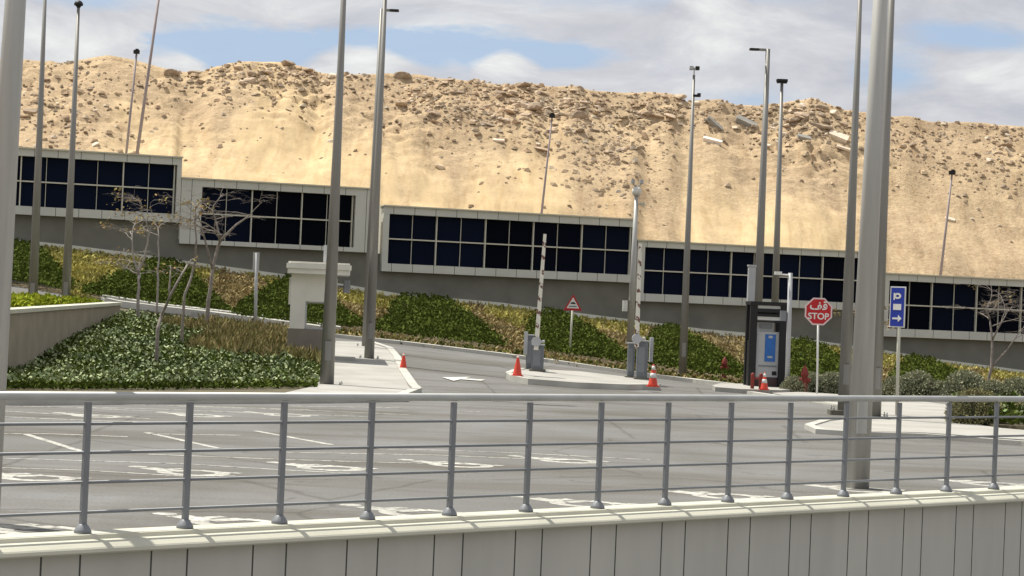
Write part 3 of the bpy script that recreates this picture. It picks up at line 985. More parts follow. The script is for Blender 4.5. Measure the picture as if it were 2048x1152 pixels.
pole('light_pole', 'tall tapering light pole on a wide plate in front of the booth', 'light pole', (653, 778), (687, 0), P(653, 778, 1)[1] * 49.0, 29, 10, m_dpole, 2.5, ('tee', 90), 74, LG)
pole('light_pole', 'tall light pole on the pale pavement beside the orange cone, rising out of view', 'light pole', (737, 742), (770, 0), 60.0, 20, 8, m_dpole, 1.0, ('tee', 60), 46, LG)
pole('light_pole', 'light pole with a short arm to the right, half hidden behind another pole', 'light pole', (730, 705), (763, 18), 66.0, 15, 7, m_dpole, 0, ('arm', 36), 40, LG)
pole('light_pole', 'light pole with dark lamp arm pointing left, behind the ticket machine', 'light pole', (1512, 700), (1536, 98), 68, 20, 9, m_dpole, 0, ('arm', -38), 40, LG)
pole('light_pole', 'light pole with a small flat T-shaped head, right of the lamp arm one', 'light pole', (1547, 700), (1564, 163), 74, 17, 6, m_dpole, 0, ('tee', 22), 32, LG)
pole('light_pole', 'dark slim light pole directly left of the thickest pole', 'light pole', (1689, 785), (1720, 0), 47, 25, 8, m_dpole, 1.5, ('tee', 90), 60, LG)
pole('light_pole', 'thickest grey pole standing on the asphalt just behind the railing', 'light pole', (1721, 830), (1761, 0), 26.2, 46, 30, m_galv, 2.0, ('tee', 130), None, LG)
pole('light_pole', 'light pole almost hidden behind the right side of the thickest pole', 'light pole', (1752, 800), (1783, 0), 44.5, 22, 13, m_dpole, 2.0, ('tee', 90), 54, LG)
# camera pole right of the barriers
t, tp, d = pole('camera_pole', 'tall tapering pole with cameras at its tip, between barrier and ticket machine', 'camera pole', (1365, 750), (1388, 150), 67.5, 17, 5, m_dpole, 0, None, 26)
def shift(mb, p):
    for v in mb.v: v += p
    return mb
shift(MB().tube([(0, 0, 0), (0, 0, .22)], .018, 8), tp).build('mast_tip', m_galv, t)
for sx in (-1, 1):
    shift(MB().box(sx * .09, -.05, .20, .12, .26, .10, .02), tp).build('camera', m_lgrey if sx < 0 else m_black, t)
shift(MB().box(.10, 0, -.62, .22, .10, .07, .01).box(.17, -.04, -.60, .10, .2, .1, .02), tp).build('camera', m_black, t)
# leaning lamp posts behind the wall
def behind(label, low, top, D, w0, w1, head, extra=0):
    u = uv(*low)[0]
    pl = P(low[0], low[1], D)
    return pole('lamp_post', label, 'lamp post', low, top, D, w0, w1, mat('mauve_steel', (.30, .25, .25), .6, .1), extra, head, None, 'thin lamp posts standing behind the wall', base_z=zh(pl.x, pl.y) - .2)
behind('thin lamp post with dark box head behind the highest screen', (253, 302), (273, 108), 88.0, 5, 4, ('box', 12))
behind('thin leaning lamp post beside the box headed one, running out at the top', (275, 302), (317, 0), 88.2, 7, 5, ('box', 12), .8)
behind('thin lamp post with dark head against the middle of the sandy hill', (1083, 428), (1104, 236), 92.2, 5, 3, ('box', 12))
behind('thin lamp post with dark head against the sandy hill at the right', (1881, 550), (1904, 350), 98.2, 6, 3.5, ('box', 13))

# camera mast at the edge of the bank
t, tp, d = pole('camera_mast', 'grey mast topped by white dome camera, rising beside the right barrier arm', 'camera mast', (1262, 640), (1273, 392), 79, 14, 8, m_galv, 0, None, 20)
shift(MB().tube([(0, 0, 0), (0, 0, .3)], .09, 14), tp).build('sleeve', m_lgrey, t, True)
shift(MB().lathe([(.06, -.04), (.14, 0), (.17, .10), (.15, .20), (.08, .26)], 16), tp + Vector((0, 0, .05))).build('dome_camera', m_white, t, True)
for sx in (-1, 1):
    shift(MB().tube([(0, 0, .3), (sx * .14, -.02, .42)], .025, 8).box(sx * .15, -.1, .5, .13, .3, .13, .02), tp).build('camera', m_lgrey, t)
shift(MB().box(-.14, 0, .0, .18, .22, .38, .03), (P(1258, 612, 79) - t.location)).build('control_box', m_white, t)
shift(MB().tube([(0, 0, 0), (.16, -.02, 0)], .02, 8).box(.2, -.06, 0, .16, .22, .1, .02), (P(1274, 408, 79) - t.location)).build('camera', m_cap, t)

# slim sign post seen from its edge
t, tp, d = pole('sign_post', 'slim pale post with a narrow edge-on sign left of the booth', 'sign post', (511, 640), (513, 506), 69, 7, 6, m_lgrey, 0, None, None)
shift(MB().box(0, 0, -.28, .19, .05, .60, .01), tp).build('sign_panel', m_galv, t)

# ------------------------------------------------------------------ guard booth
bp = G(620, 724); bp.z = zt(bp.x, bp.y) + .05
k = bp.y / F
bt = thing('guard_booth', 'pale guard booth with overhanging flat roof and dark stone base', 'booth', bp, R(5))
W2, DP = 95 * k, 1.5
zz = lambda y: (722 - y) * k
xx = lambda x: (x - 622) * k
MB().box(xx(622), DP / 2, zz(660) / 2 - .15, W2, DP, zz(660) + .3, .01).build('base', m_bbase, bt)
body = MB()
body.box(xx(593), .12, (zz(660) + zz(550)) / 2, 30 * k, .24, zz(550) - zz(660))             # front left pier
body.box(xx(664.5), .12, (zz(660) + zz(550)) / 2, 9 * k, .24, zz(550) - zz(660))            # front right pier
body.box(xx(593), DP - .12, (zz(660) + zz(550)) / 2, 30 * k, .24, zz(550) - zz(660))
body.box(xx(664.5), DP - .12, (zz(660) + zz(550)) / 2, 9 * k, .24, zz(550) - zz(660))
body.box(xx(634), .12, (zz(605) + zz(550)) / 2, 51.6 * k, .232, zz(550) - zz(605))          # lintels
body.box(xx(634), DP - .12, (zz(605) + zz(550)) / 2, 51.6 * k, .232, zz(550) - zz(605))
body.box(xx(580), DP / 2, (zz(560) + zz(610)) / 2, .16, DP - .49, zz(550) - zz(605))
body.box(xx(666), DP / 2, (zz(560) + zz(610)) / 2, .12, DP - .49, zz(550) - zz(605))
body.build('walls', m_booth, bt)
fr = MB()
fr.box(xx(609.5), .08, (zz(660) + zz(605)) / 2, .05, .06, zz(605) - zz(660) - .01).box(xx(634), .08, zz(606), 49 * k, .06, .05).box(xx(634), .08, zz(659), 49 * k, .06, .05)
fr.build('window_frame', m_lgrey, bt)
rf = MB()
rf.box(xx(632), DP / 2, zz(545), 124 * k, DP + .7, 10 * k, .04)
rf.box(xx(632), DP / 2, zz(535), 129 * k, DP + .8, 10 * k - .004, .05)
rf.box(xx(632), DP / 2, zz(528), 122 * k, DP + .66, 4 * k - .004, .05)
rf.build('roof', m_booth, bt)
MB().box(xx(645), .5, zz(508), 10 * k, .15, 36 * k, .01).build('roof_post', m_lgrey, bt)
MB().box(xx(689), .4, zz(572), 13 * k, .45, 26 * k, .02).box(xx(676), .4, zz(572), 14 * k, .05, .05).build('wall_unit', m_rail, bt)
MB().box(xx(691), .2, zz(721) + .02, 42 * k, .9, .16, .02).build('step', m_conc, bt)

# ------------------------------------------------------------------ planter wall with hedge
q0, q1 = G(-60, 775), G(240, 633)
zA = P(18, 622, 51).z
top0, top1 = 1.40, 1.60
pw = thing('planter_wall', 'brown stone planter wall with cream coping at the left', 'planter', (q0.x, q0.y, 0), math.atan2(q1.y - q0.y, q1.x - q0.x))
Lp = Vector((q1.x - q0.x, q1.y - q0.y)).length
def sheared(mb, z0, z1):
    for v in mb.v: v.z += z0 + (z1 - z0) * v.x / Lp
    return mb
w = MB()
w.add([(0, 0, -.2), (Lp, 0, q1.z - .2), (Lp, 0, top1 - .05), (0, 0, top0 - .05), (0, .3, -.2), (Lp, .3, q1.z - .2), (Lp, .3, top1 - .05), (0, .3, top0 - .05)],
      [(0, 1, 2, 3), (7, 6, 5, 4), (3, 2, 6, 7), (0, 4, 5, 1), (0, 3, 7, 4), (1, 5, 6, 2)])
w.build('wall', m_plant, pw)
sheared(MB().box(Lp / 2, .15, -.01, Lp + .1, .4, .085, .02), 0, 0)
cpb = MB().add([(-.05, -.05, top0 - .048), (Lp + .05, -.05, top1 - .048), (Lp + .05, -.05, top1 + .04), (-.05, -.05, top0 + .04), (-.05, .36, top0 - .048), (Lp + .05, .36, top1 - .048), (Lp + .05, .36, top1 + .04), (-.05, .36, top0 + .04)],
               [(0, 1, 2, 3), (7, 6, 5, 4), (3, 2, 6, 7), (0, 4, 5, 1), (0, 3, 7, 4), (1, 5, 6, 2)])
cpb.build('coping', m_cap, pw)
sb = MB().add([(0, .3, top0 - .1), (Lp - .2, .3, top1 - .1), (Lp - .2, 3.6, top1 - .1), (0, 5.6, top0 - .02)], [(0, 1, 2, 3)])
sb.build('planter_soil', m_soil, pw)
ca, sa = math.cos(pw.rotation_euler.z), math.sin(pw.rotation_euler.z)
hp = []
for _ in range(9000):
    a = random.uniform(0, Lp - .3) ; r = random.uniform(.45, 3.4)
    hh = .38 * (1 - a / Lp) ** .8 + .05
    if random.random() < .5: r = random.uniform(.45, 1.2)
    hp.append(Vector((q0.x + a * ca - r * sa, q0.y + a * sa + r * ca, top0 + (top1 - top0) * a / Lp - .08 + random.random() ** .6 * hh)))
tag(leaves('hedge', hp, .12, .05, m_hedge, .2, aspect=.6), 'low yellow green hedge on top of the brown planter wall', 'hedge')

# ------------------------------------------------------------------ shrubs on the right
def make_shrub(r, hgt, n, mt):
    vs, fs = [], []
    for _ in range(n):
        a = random.uniform(0, 6.283); zc = random.uniform(0, 1) ** .9
        rr = math.sqrt(max(0, 1 - zc * zc)) ; f = random.uniform(.86, 1.04) + .10 * noise.noise(Vector((math.cos(a) * 2.5, math.sin(a) * 2.5, zc * 3)))
        p = Vector((math.cos(a) * rr * r * f, math.sin(a) * rr * r * f, zc * hgt * f))
        nrm = Vector((p.x / r, p.y / r, p.z / hgt + .1)).normalized()
        d = (nrm + Vector((random.gauss(0, .6), random.gauss(0, .6), random.gauss(0, .6)))).normalized()
        sd = d.cross(Vector((random.gauss(0, 1), random.gauss(0, 1), random.gauss(0, 1)))).normalized()
        s = random.uniform(.03, .065); o = len(vs)
        vs += [tuple(p), tuple(p + d * s * .5 + sd * s * .3), tuple(p + d * s), tuple(p + d * s * .5 - sd * s * .3)]
        fs.append((o, o + 1, o + 2, o + 3))
    t = thing('shrub', 'x', 'shrub', group='clipped dome shrubs along the pavement')
    raw('foliage', vs, fs, mt, t)
    MB().lathe([(r * .8, 0), (r * .9, hgt * .25), (r * .75, hgt * .6), (r * .4, hgt * .85), (.02, hgt * .9)], 14).build('inner_core', m_core, t, True)  # solid dark core filling the inside of the leaf shell
    return t
sh0 = make_shrub(.45, .52, 3200, m_dome)
SH = [(1588, 787, .8, 'small grey green dome shrub beside the red post'), (1626, 787, .95, 'dome shrub just behind the stop sign post'), (1664, 788, 1.0, 'dome shrub between the stop sign and the dark slim pole'),
      (1716, 790, .9, 'dome shrub hidden behind the thickest pole'), (1792, 795, .95, 'dome shrub behind the blue sign post'), (1833, 798, 1.25, 'broad dome shrub right of the blue sign'),
      (1878, 799, .85, 'small dome shrub between two broader ones right of the blue sign'), (1930, 803, 1.35, 'broadest grey green dome shrub behind the big olive bush'), (1984, 806, 1.0, 'dome shrub below the bare tree at the right'), (2034, 808, 1.15, 'dome shrub at the right edge of the row')]
for i, (x, y, s, lb) in enumerate(SH):
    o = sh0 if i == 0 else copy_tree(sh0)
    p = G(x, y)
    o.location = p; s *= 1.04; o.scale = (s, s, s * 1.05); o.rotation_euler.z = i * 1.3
    o['label'] = lb
sh1 = make_shrub(.56, .66, 5500, leafmat('grey_olive_leaves', [(.14, .145, .07), (.27, .26, .14), (.33, .31, .18), (.12, .13, .06)]))
sh1['label'] = 'large round olive bush seen through the railing at the right'
sh1.location = G(1950, 853) + Vector((0, 0, .05)); 
o = copy_tree(sh1); o['label'] = 'round olive bush cut by the right edge of the photo'; o.location = G(2055, 850); o.scale = (.8, .8, .7); o.rotation_euler.z = 2
RB = [(1905, 815), (2200, 830), (2200, 878), (2000, 860), (1912, 847)]
tag(drape('bed_soil', RB, .09, m_soil, .1), kind='structure')
rp = [p + Vector((0, 0, .13)) for p in scatter(RB, 6000)]
tag(leaves('right_ground_cover', rp, .14, .22, m_bed, .2), 'dark green ground cover around the olive bush at the right', 'ground cover', kind='stuff')
tag(leaves('right_pale_flowers', [p + Vector((0, 0, .2)) for p in rp if random.random() < .05 and p.x > 8.6], .09, .1, m_pale, aspect=.8), 'pale flowers in the ground cover at the right edge', 'flowers', kind='stuff')

# ------------------------------------------------------------------ trees
def tree(label, trunk, D, r0, crown, mt, nleaf=60, seed=1, spread=.9, depth=5, droop=.12):
    crown *= 1.35; r0 *= .85; nleaf = int(nleaf * .4)
    """trunk: list of pixel polylines (first is the stem); crown: reach in px of the branching"""
    rnd = random.Random(seed)
    g0 = P(trunk[0][0][0], trunk[0][0][1], D)
    base = Vector((g0.x, g0.y, zt(g0.x, g0.y)))
    t = thing('tree', label, 'tree', base, 0, 'young bare trees')
    mb = MB(); br = MB(); tips = []
    k = D / F
    def grow(p, d, L, r, lev):
        pts = [p]; dd = d.copy()
        n = 4
        for i in range(n):
            dd = (dd + Vector((rnd.gauss(0, .17), rnd.gauss(0, .17), rnd.gauss(0, .12) + .04 - droop * (lev < 2)))).normalized()
            dd.z *= .72; dd.normalize()
            pts.append(pts[-1] + dd * L / n)
        br.tube(pts, [r * (1 - .5 * i / n) for i in range(n + 1)], 5, cap=False)
        tips.append(pts[-1]); tips.append(pts[2])
        if lev <= 0: return
        for j in range(rnd.choice((2, 3, 3))):
            a = pts[rnd.choice((2, 3, 4))]
            nd = (dd + Vector((rnd.gauss(0, spread), rnd.gauss(0, spread), rnd.gauss(.05, spread * .32)))).normalized()
            grow(a, nd, L * rnd.uniform(.55, .85), r * .55, lev - 1)
    for i, pl in enumerate(trunk):
        pts = [P(x, y, D) - base for x, y in pl]
        if i == 0: pts[0] = Vector((0, 0, -.05))
        # add some real depth to the stems
        for j in range(1, len(pts)): pts[j].y += rnd.uniform(-.12, .12) * j
        if i > 0:
            pts[0] = min(mainpts, key=lambda q: (q - pts[0]).length).copy()
        fine = []
        for a, b_ in zip(pts, pts[1:]):
            for q in range(3): fine.append(a.lerp(b_, q / 3) + Vector((rnd.gauss(0, .012), 0, 0)))
        fine.append(pts[-1])
        rr = r0 * (1 if i == 0 else .6)
        n = len(fine)
        mb.tube(fine, [rr * (1 - .55 * j / (n - 1)) for j in range(n)], 8)
        if i == 0: mainpts = fine
        d = (pts[-1] - pts[-2]).normalized()
        for q in range(3):
            nd = (d + Vector((rnd.gauss(0, spread), rnd.gauss(0, spread), rnd.gauss(0, .2)))).normalized()
            grow(fine[-1 - (q % 2)], nd, crown * k * rnd.uniform(.7, 1.1), rr * .38, depth - 1)
    mb.build('trunk', mt, t, True)
    br.build('branches', mt, t, True)
    if nleaf:
        lp = []
        for _ in range(nleaf):
            c = rnd.choice(tips)
            for _ in range(4): lp.append(c + Vector((rnd.gauss(0, .07), rnd.gauss(0, .07), rnd.gauss(0, .05))))
        leaves('crown', lp, .09, .02, m_tleaf, 0, t, aspect=.7)
    return t
tree('young tree with pale forked trunk and sparse orange leaves, left of the group', [[(276, 640), (277, 590), (277, 548)], [(277, 548), (264, 505), (262, 470)], [(277, 548), (292, 500), (300, 462), (290, 436)]], 66, .075, 38, m_bark2, 170, 3, .8)
tree('thin straight young tree with a sparse crown behind the forked one', [[(314, 622), (316, 560), (317, 500), (314, 456)]], 69, .045, 32, m_bark2, 90, 5, .8)
tree('slender young tree bending to the right, nearest in the bed', [[(311, 748), (316, 660), (322, 628), (348, 580), (372, 530)], [(348, 580), (340, 540)]], 52, .06, 22, m_bark, 8, 8, .6, 2)
tree('bare young tree with knotted trunk in the middle of the bed', [[(364, 704), (366, 640), (369, 590), (384, 540), (392, 480), (390, 420)]], 58, .055, 30, m_bark, 30, 11, .75, 3)
tree('darker bare tree spreading to the right before the second screen', [[(413, 662), (417, 600), (424, 540), (434, 490), (444, 470)], [(434, 490), (470, 450), (500, 430)], [(424, 540), (400, 440)], [(444, 470), (425, 420)]], 65, .085, 34, m_bark, 14, 17, .8)
tree('bare tree with tangled branches at the right edge', [[(1972, 775), (1984, 735), (1988, 680), (1984, 640)], [(1984, 735), (2015, 700), (2040, 665)], [(1984, 640), (1975, 620)], [(1988, 680), (2010, 630)]], 64, .06, 42, m_bark, 34, 23, 1.0)
tree('small bare tree half hidden behind the dark slim pole', [[(1745, 780), (1742, 700), (1735, 640)]], 66, .05, 34, m_bark, 60, 31, .9, 3)

# ------------------------------------------------------------------ barriers
m_arm = mat('striped_arm', (.66, .64, .56), .6, .08, 4)
T = NT(m_arm.node_tree); b = m_arm.node_tree.nodes['Principled BSDF']
src = b.inputs['Base Color'].links[0].from_socket
tc = T.n('ShaderNodeTexCoord'); sp = T.n('ShaderNodeSeparateXYZ'); T.link(tc.outputs['Object'], sp.inputs[0])
fz = T.math('LESS_THAN', T.math('FLOORED_MODULO', T.math('ADD', sp.outputs[2], T.math('MULTIPLY', sp.outputs[0], .7)), .37), .13)
fz = T.math('MULTIPLY', fz, T.math('GREATER_THAN', T.noise(T.mapping(tc.outputs['Object'], scale=(9, 9, 5)), 2.0, 2), .47))
T.link(T.mix(fz, src, (.16, .085, .07)), b.inputs['Base Color'])
def barrier(label, base, cabs, arm0, arm1, sidecol):
    p = G(*base); p.z += .13
    k = p.y / F
    t = thing('barrier_gate', label, 'barrier gate', p, 0, 'raised parking barriers')
    def lx(x): return (x - base[0]) * k
    def lz(y): return (base[1] - y) * k
    for (xa, xb, ya, yb, dy) in cabs:
        h = (yb - ya) * k; w = (xb - xa) * k
        zb = max(0, lz(yb) * .0)
        c = MB().box((lx(xa) + lx(xb)) / 2, dy, h / 2 + .05, w, .36, h, .02)
        co = c.build('cabinet', m_cab, t)
        MB().box((lx(xa) + lx(xb)) / 2, dy, h + .065, w + .03, .40, .03, .02).build('cabinet_lid', m_lgrey, co)
        MB().box((lx(xa) + lx(xb)) / 2, dy, .026, w + .12, .48, .05, .02).build('cabinet_base', mat('plate_steel', (.13, .125, .10)), co)
        MB().box((lx(xa) + lx(xb)) / 2 - w * .1, dy - .185, h * .5 + .05, w * .6, .008, h * .7, .0).build('cabinet_door', mat('cabinet_door_grey', (.19, .20, .215), .5, .1, 3), co)
    a0 = Vector((lx(arm0[0]) + (arm0[1] - base[1]) * 0, -.26, lz(arm0[1])))
    a1 = P(arm1[0], arm1[1], p.y - .26) - p
    a0 = P(arm0[0], arm0[1], p.y - .26) - p
    d = (a1 - a0).normalized(); L = (a1 - a0).length
    n = 14
    arm = MB()
    side = d.cross(Vector((0, 1, 0))).normalized()
    def seg(s0, s1, w, dd, y0):
        q = []
        for s in (s0, s1):
            for sx, sy in ((-1, -1), (1, -1), (1, 1), (-1, 1)):
                wv = w * (1 - .35 * s / L)
                q.append(a0 + d * s + side * sx * wv / 2 + Vector((0, 1, 0)) * (sy * dd / 2 + y0))
        return q, [(0, 1, 2, 3), (7, 6, 5, 4), (0, 4, 5, 1), (1, 5, 6, 2), (2, 6, 7, 3), (3, 7, 4, 0)]
    arm.add(*seg(0, L, .125, .05, 0))
    ao = arm.build('barrier_arm', m_arm, t)
    hb = MB().tube([a0 + Vector((0, .12, .22)), a0 + Vector((0, -.05, .22))], .13, 16)
    hb.tube([a0 + Vector((0, -.02, .2)), a0 + Vector((.22, -.02, .24))], .035, 8)
    hb.build('arm_hub', m_lgrey, t)
    MB().box(*sidecol).build('side_panel', m_lgrey, t)
    return t
kk = 60 / F
barrier('raised striped barrier arm with cabinets at the left end of the island', (1074, 752), [(1062, 1086, 702, 750, 0), (1051, 1065, 676, 742, .9)], (1072, 700), (1090, 468), (-.33, .8, .72, .10, .3, .62))
barrier('raised striped barrier arm with cabinets at the right end of the island', (1276, 768), [(1271, 1293, 692, 764, 0), (1256, 1270, 692, 758, .8)], (1273, 694), (1281, 487), (.34, .35, .80, .09, .3, .66))

# ------------------------------------------------------------------ signs
def signpost(name, label, cat, foot, headpx, D, r, mt=m_white, rz=0):
    p = P(foot[0], foot[1], D); z = zt(p.x, p.y)
    h = P(headpx[0], headpx[1], D)
    t = thing(name, label, cat, (p.x, p.y, z), rz)
    R_ = Matrix.Rotation(-rz, 4, 'Z')
    tp = R_ @ (h - Vector((p.x, p.y, z)))
    return t, tp
def text(body, size, mt, parent, loc, extrude=.003, name='lettering'):
    cu = bpy.data.curves.new(name, 'FONT')
    cu.body = body; cu.size = size; cu.align_x = 'CENTER'; cu.align_y = 'CENTER'; cu.extrude = extrude
    cu.offset = size * .02
    o = bpy.data.objects.new(name, cu)
    COL.objects.link(o)
    bpy.context.view_layer.update()
    me = bpy.data.meshes.new_from_object(o.evaluated_get(bpy.context.evaluated_depsgraph_get()))
    COL.objects.unlink(o); bpy.data.objects.remove(o)
    me.materials.clear(); me.materials.append(mt)
    n = bpy.data.objects.new(name, me); COL.objects.link(n)
    n.parent = parent; n.location = loc; n.rotation_euler = (R(90), 0, 0)
    return n
p = G(1634, 792); D = p.y; k = D / F
t, tp = signpost('stop_sign', 'red octagonal stop sign with white border on a thin white post', 'stop sign', (1634, 792), (1637, 623), D, .02)
MB().tube([(0, .03, 0), (tp.x, .03, tp.z + .1)], .028, 12).build('post', m_white, t, True)
def octa(r): return [(tp.x + r * math.cos(R(22.5 + 45 * i)), tp.z + r * math.sin(R(22.5 + 45 * i))) for i in range(8)]
ro = 29.5 * k
bd = MB().plate(octa(ro), -.012, .0).build('board', mat('sign_border', (.66, .50, .50), .5, .05), t)
MB().plate(octa(ro * .89), -.016, -.0125).build('sign_face', m_red, bd)
text('STOP', 17.5 * k, m_white, bd, (tp.x, -.018, tp.z - 10 * k))
text('\uFED2\uFED7', 23 * k, m_white, bd, (tp.x, -.018, tp.z + 11 * k))

p = G(1139, 712); D = p.y; k = D / F
t, tp = signpost('warning_sign', 'white triangular warning sign with red border on a slim post', 'warning sign', (1139, 712), (1146, 607), D, .02)
MB().tube([(0, .03, 0), (tp.x, .03, tp.z + .05)], .035, 12).build('post', m_frame, t, True)
def tri(s, dz=0): return [(tp.x - 18.5 * k * s, tp.z - 14 * k * s + dz), (tp.x + 18.5 * k * s, tp.z - 14 * k * s + dz), (tp.x, tp.z + 18.5 * k * s + dz)]
bd = MB().plate(tri(1), -.012, 0).build('board', m_red, t)
MB().plate(tri(.68, .0), -.016, -.0125).build('sign_face', m_white, bd)
hs = MB()   # speed hump pictogram: base bar and low mound
hs.plate([(tp.x - 8 * k, tp.z - 6.5 * k), (tp.x + 8 * k, tp.z - 6.5 * k), (tp.x + 8 * k, tp.z - 5 * k), (tp.x - 8 * k, tp.z - 5 * k)], -.019, -.0165)
hs.plate([(tp.x - 6 * k, tp.z - 1 * k), (tp.x + 6 * k, tp.z - 1 * k), (tp.x + 3.5 * k, tp.z + 2 * k), (tp.x, tp.z + 3 * k), (tp.x - 3.5 * k, tp.z + 2 * k)], -.019, -.0165)
hs.build('pictogram', m_black, bd)

p = G(1791, 836); D = p.y; k = D / F
RZ = R(-48)
t, tp = signpost('direction_sign', 'tall narrow blue sign with white symbols and arrow on a post', 'direction sign', (1791, 836), (1796, 614), D, .02, rz=RZ)
MB().tube([(0, .04, 0), (tp.x, .04 + tp.y, tp.z + .3)], .036, 12).build('post', m_frame, t, True)
hw, hh = 19 * k, 41 * k
def rc(cx, cz, a, c): return [(cx - a, cz - c), (cx + a, cz - c), (cx + a, cz + c), (cx - a, cz + c)]
y0 = tp.y
bd = MB().plate(rc(tp.x, tp.z, hw, hh), y0 - .02, y0).build('board', m_white, t)
MB().plate(rc(tp.x, tp.z, hw * .88, hh * .94), y0 - .025, y0 - .0205).build('sign_face', m_blue, bd)
pc = MB()
cz = tp.z + 22 * k
ring = 16
for i in range(ring):
    a0, a1 = 2 * math.pi * i / ring, 2 * math.pi * (i + 1) / ring
    pc.plate([(tp.x + 9 * k * math.cos(a0), cz + 6 * k * math.sin(a0)), (tp.x + 9 * k * math.cos(a1), cz + 6 * k * math.sin(a1)), (tp.x + 4 * k * math.cos(a1), cz + 2.5 * k * math.sin(a1)), (tp.x + 4 * k * math.cos(a0), cz + 2.5 * k * math.sin(a0))], y0 - .029, y0 - .0255)
pc.plate(rc(tp.x - 8 * k, cz - 1 * k, 1.8 * k, 7 * k), y0 - .030, y0 - .0295)
pc.plate(rc(tp.x, tp.z + 0 * k, 10 * k, 6 * k), y0 - .029, y0 - .0255)
az = tp.z - 23 * k
pc.plate(rc(tp.x - 3 * k, az, 8 * k, 1.8 * k), y0 - .029, y0 - .0255)
pc.plate([(tp.x + 3 * k, az - 7 * k), (tp.x + 12 * k, az), (tp.x + 3 * k, az + 7 * k)], y0 - .030, y0 - .0255)
pc.build('pictogram', m_white, bd)

# ------------------------------------------------------------------ ticket machine and lane camera post
p = G(1528, 781); p.z += .12
k = p.y / F
km = thing('ticket_machine', 'black framed ticket machine with blue panel and white body', 'ticket machine', p, R(3))
X = lambda x: (x - 1526) * k
Z = lambda y: (779 - y) * k
fr = MB()
for xa in (X(1495), X(1555)):
    for yy in (-.35, .35):
        fr.box(xa, yy, Z(613) / 2, 14 * k, .16, Z(613), .01)
    fr.box(xa, 0, Z(690) / 2 + .02, 8 * k, .58, Z(690), .0)
fr.build('frame', m_black, km)
ro = MB().box(X(1525), 0, Z(614), 76 * k, .95, 7 * k, .01).box(X(1525), -.42, Z(628), 62 * k, .03, 7 * k).box(X(1525), -.42, Z(637), 62 * k, .03, 5 * k).box(X(1525), -.42, Z(650), 60 * k, .03, 3 * k)
ro.box(X(1525), .38, Z(632), 62 * k, .03, 40 * k)
ro = ro.build('canopy', m_black, km)
MB().box(X(1524), -.36, Z(621), 48 * k, .04, 6 * k).build('light_strip', m_white, ro)
MB().box(X(1524), -.36, Z(643.5), 48 * k, .04, 7 * k).build('light_strip', m_white, ro)
mb_ = MB().box(X(1526), .05, Z(668), 54 * k, .5, 0.02)
MB().box(X(1541), -.315, Z(752), 9 * k, .012, 8 * k).build('ticket_slot', m_black, km)
bo = MB().box(X(1526), .0, (Z(760) + Z(670)) / 2, 47 * k, .62, Z(670) - Z(760), .02).box(X(1521), .02, (Z(670) + Z(648)) / 2, 36 * k, .4, Z(648) - Z(670) - .004, .02).build('body', m_lgrey, km)
MB().box(X(1526), .0, Z(760) / 2, 54 * k, .6, Z(760) - .004).build('plinth', mat('dark_plinth', (.07, .04, .045), .6), km)
MB().box(X(1522), -.20, Z(659), 25 * k, .02, 9 * k).build('speaker_grille', m_rail, bo)
MB().box(X(1531), -.32, Z(702), 21 * k, .02, 54 * k, .0).build('screen_panel', m_screen, bo)
MB().box(X(1527), -.32, Z(738), 36 * k, .02, 3 * k).build('card_slot', m_rail, bo)
MB().box(X(1531), -.335, Z(680), 8 * k, .01, 5 * k).box(X(1531), -.335, Z(720), 10 * k, .01, 4 * k).build('label_strip', m_lgrey, bo)
p2 = G(1503, 779)
o = thing('column', 'plain light grey rectangular column rising behind the ticket machine', 'column', (p2.x, p2.y + 1.2, p2.z), 0)
MB().box(0, 0, 1.75, .21, .21, 3.5 - .02, .015).build('shaft', m_lgrey, o)
MB().box(0, 0, 3.52, .25, .25, .05, .01).build('cap', m_lgrey, o)
p3 = G(1573, 786); D = p3.y
t, tp, d = pole('camera_post', 'light grey post with a small white camera arm right of the ticket machine', 'camera post', (1574, 780), (1581, 546), D, 10, 9, m_lgrey, 0, None, 16)
shift(MB().tube([(0, 0, -.06), (-.32, -.04, -.05)], .022, 8), tp).build('arm', m_white, t)
shift(MB().box(-.34, -.05, -.02, .2, .12, .09, .02), tp).build('camera', m_white, t)
shift(MB().box(-.13, 0, 0, .17, .14, .28, .02), P(1576, 632, D) - t.location).build('control_box', m_rail, t)

# ------------------------------------------------------------------ cones, hydrants, posts
def make_cone(bands=True):
    t = thing('traffic_cone', 'x', 'traffic cone', group='orange traffic cones')
    MB().box(0, 0, .02, .30, .30, .04, .03).build('base', m_cone, t)
    MB().lathe([(.145, .04), (.135, .06), (.03, .60), (.026, .62), (.008, .625)], 22).build('cone', m_cone, t, True)
    if bands: MB().lathe([(.1015, .245), (.074, .385)], 22).build('white_band', m_white, t, True)
    (MB().lathe([(.0585, .47), (.036, .585)], 22) if bands else MB().lathe([(.0415, .56), (.032, .605)], 22)).build('white_band', m_white, t, True)
    return t
cn = make_cone(False)
cn2 = make_cone(True)
CN = [(806, 747, .0, .9, 'plain orange cone beside the pavement kerb near the light poles'), (1034, 763, .13, .92, 'plain orange cone at the left tip of the barrier island'),
      (1305, 784, .13, .98, 'orange cone with white bands at the right tip of the barrier island'), (1528, 789, .12, .82, 'small orange cone in front of the ticket machine')]
for i, (x, y, dz, s, lb) in enumerate(CN):
    o = (cn, None, cn2, None)[i] or copy_tree((cn, cn, cn2, cn2)[i])
    p = G(x, y); s *= .9; o.location = p + Vector((0, 0, dz)); o.scale = (s, s, s); o.rotation_euler.z = .4 * i; o['label'] = lb
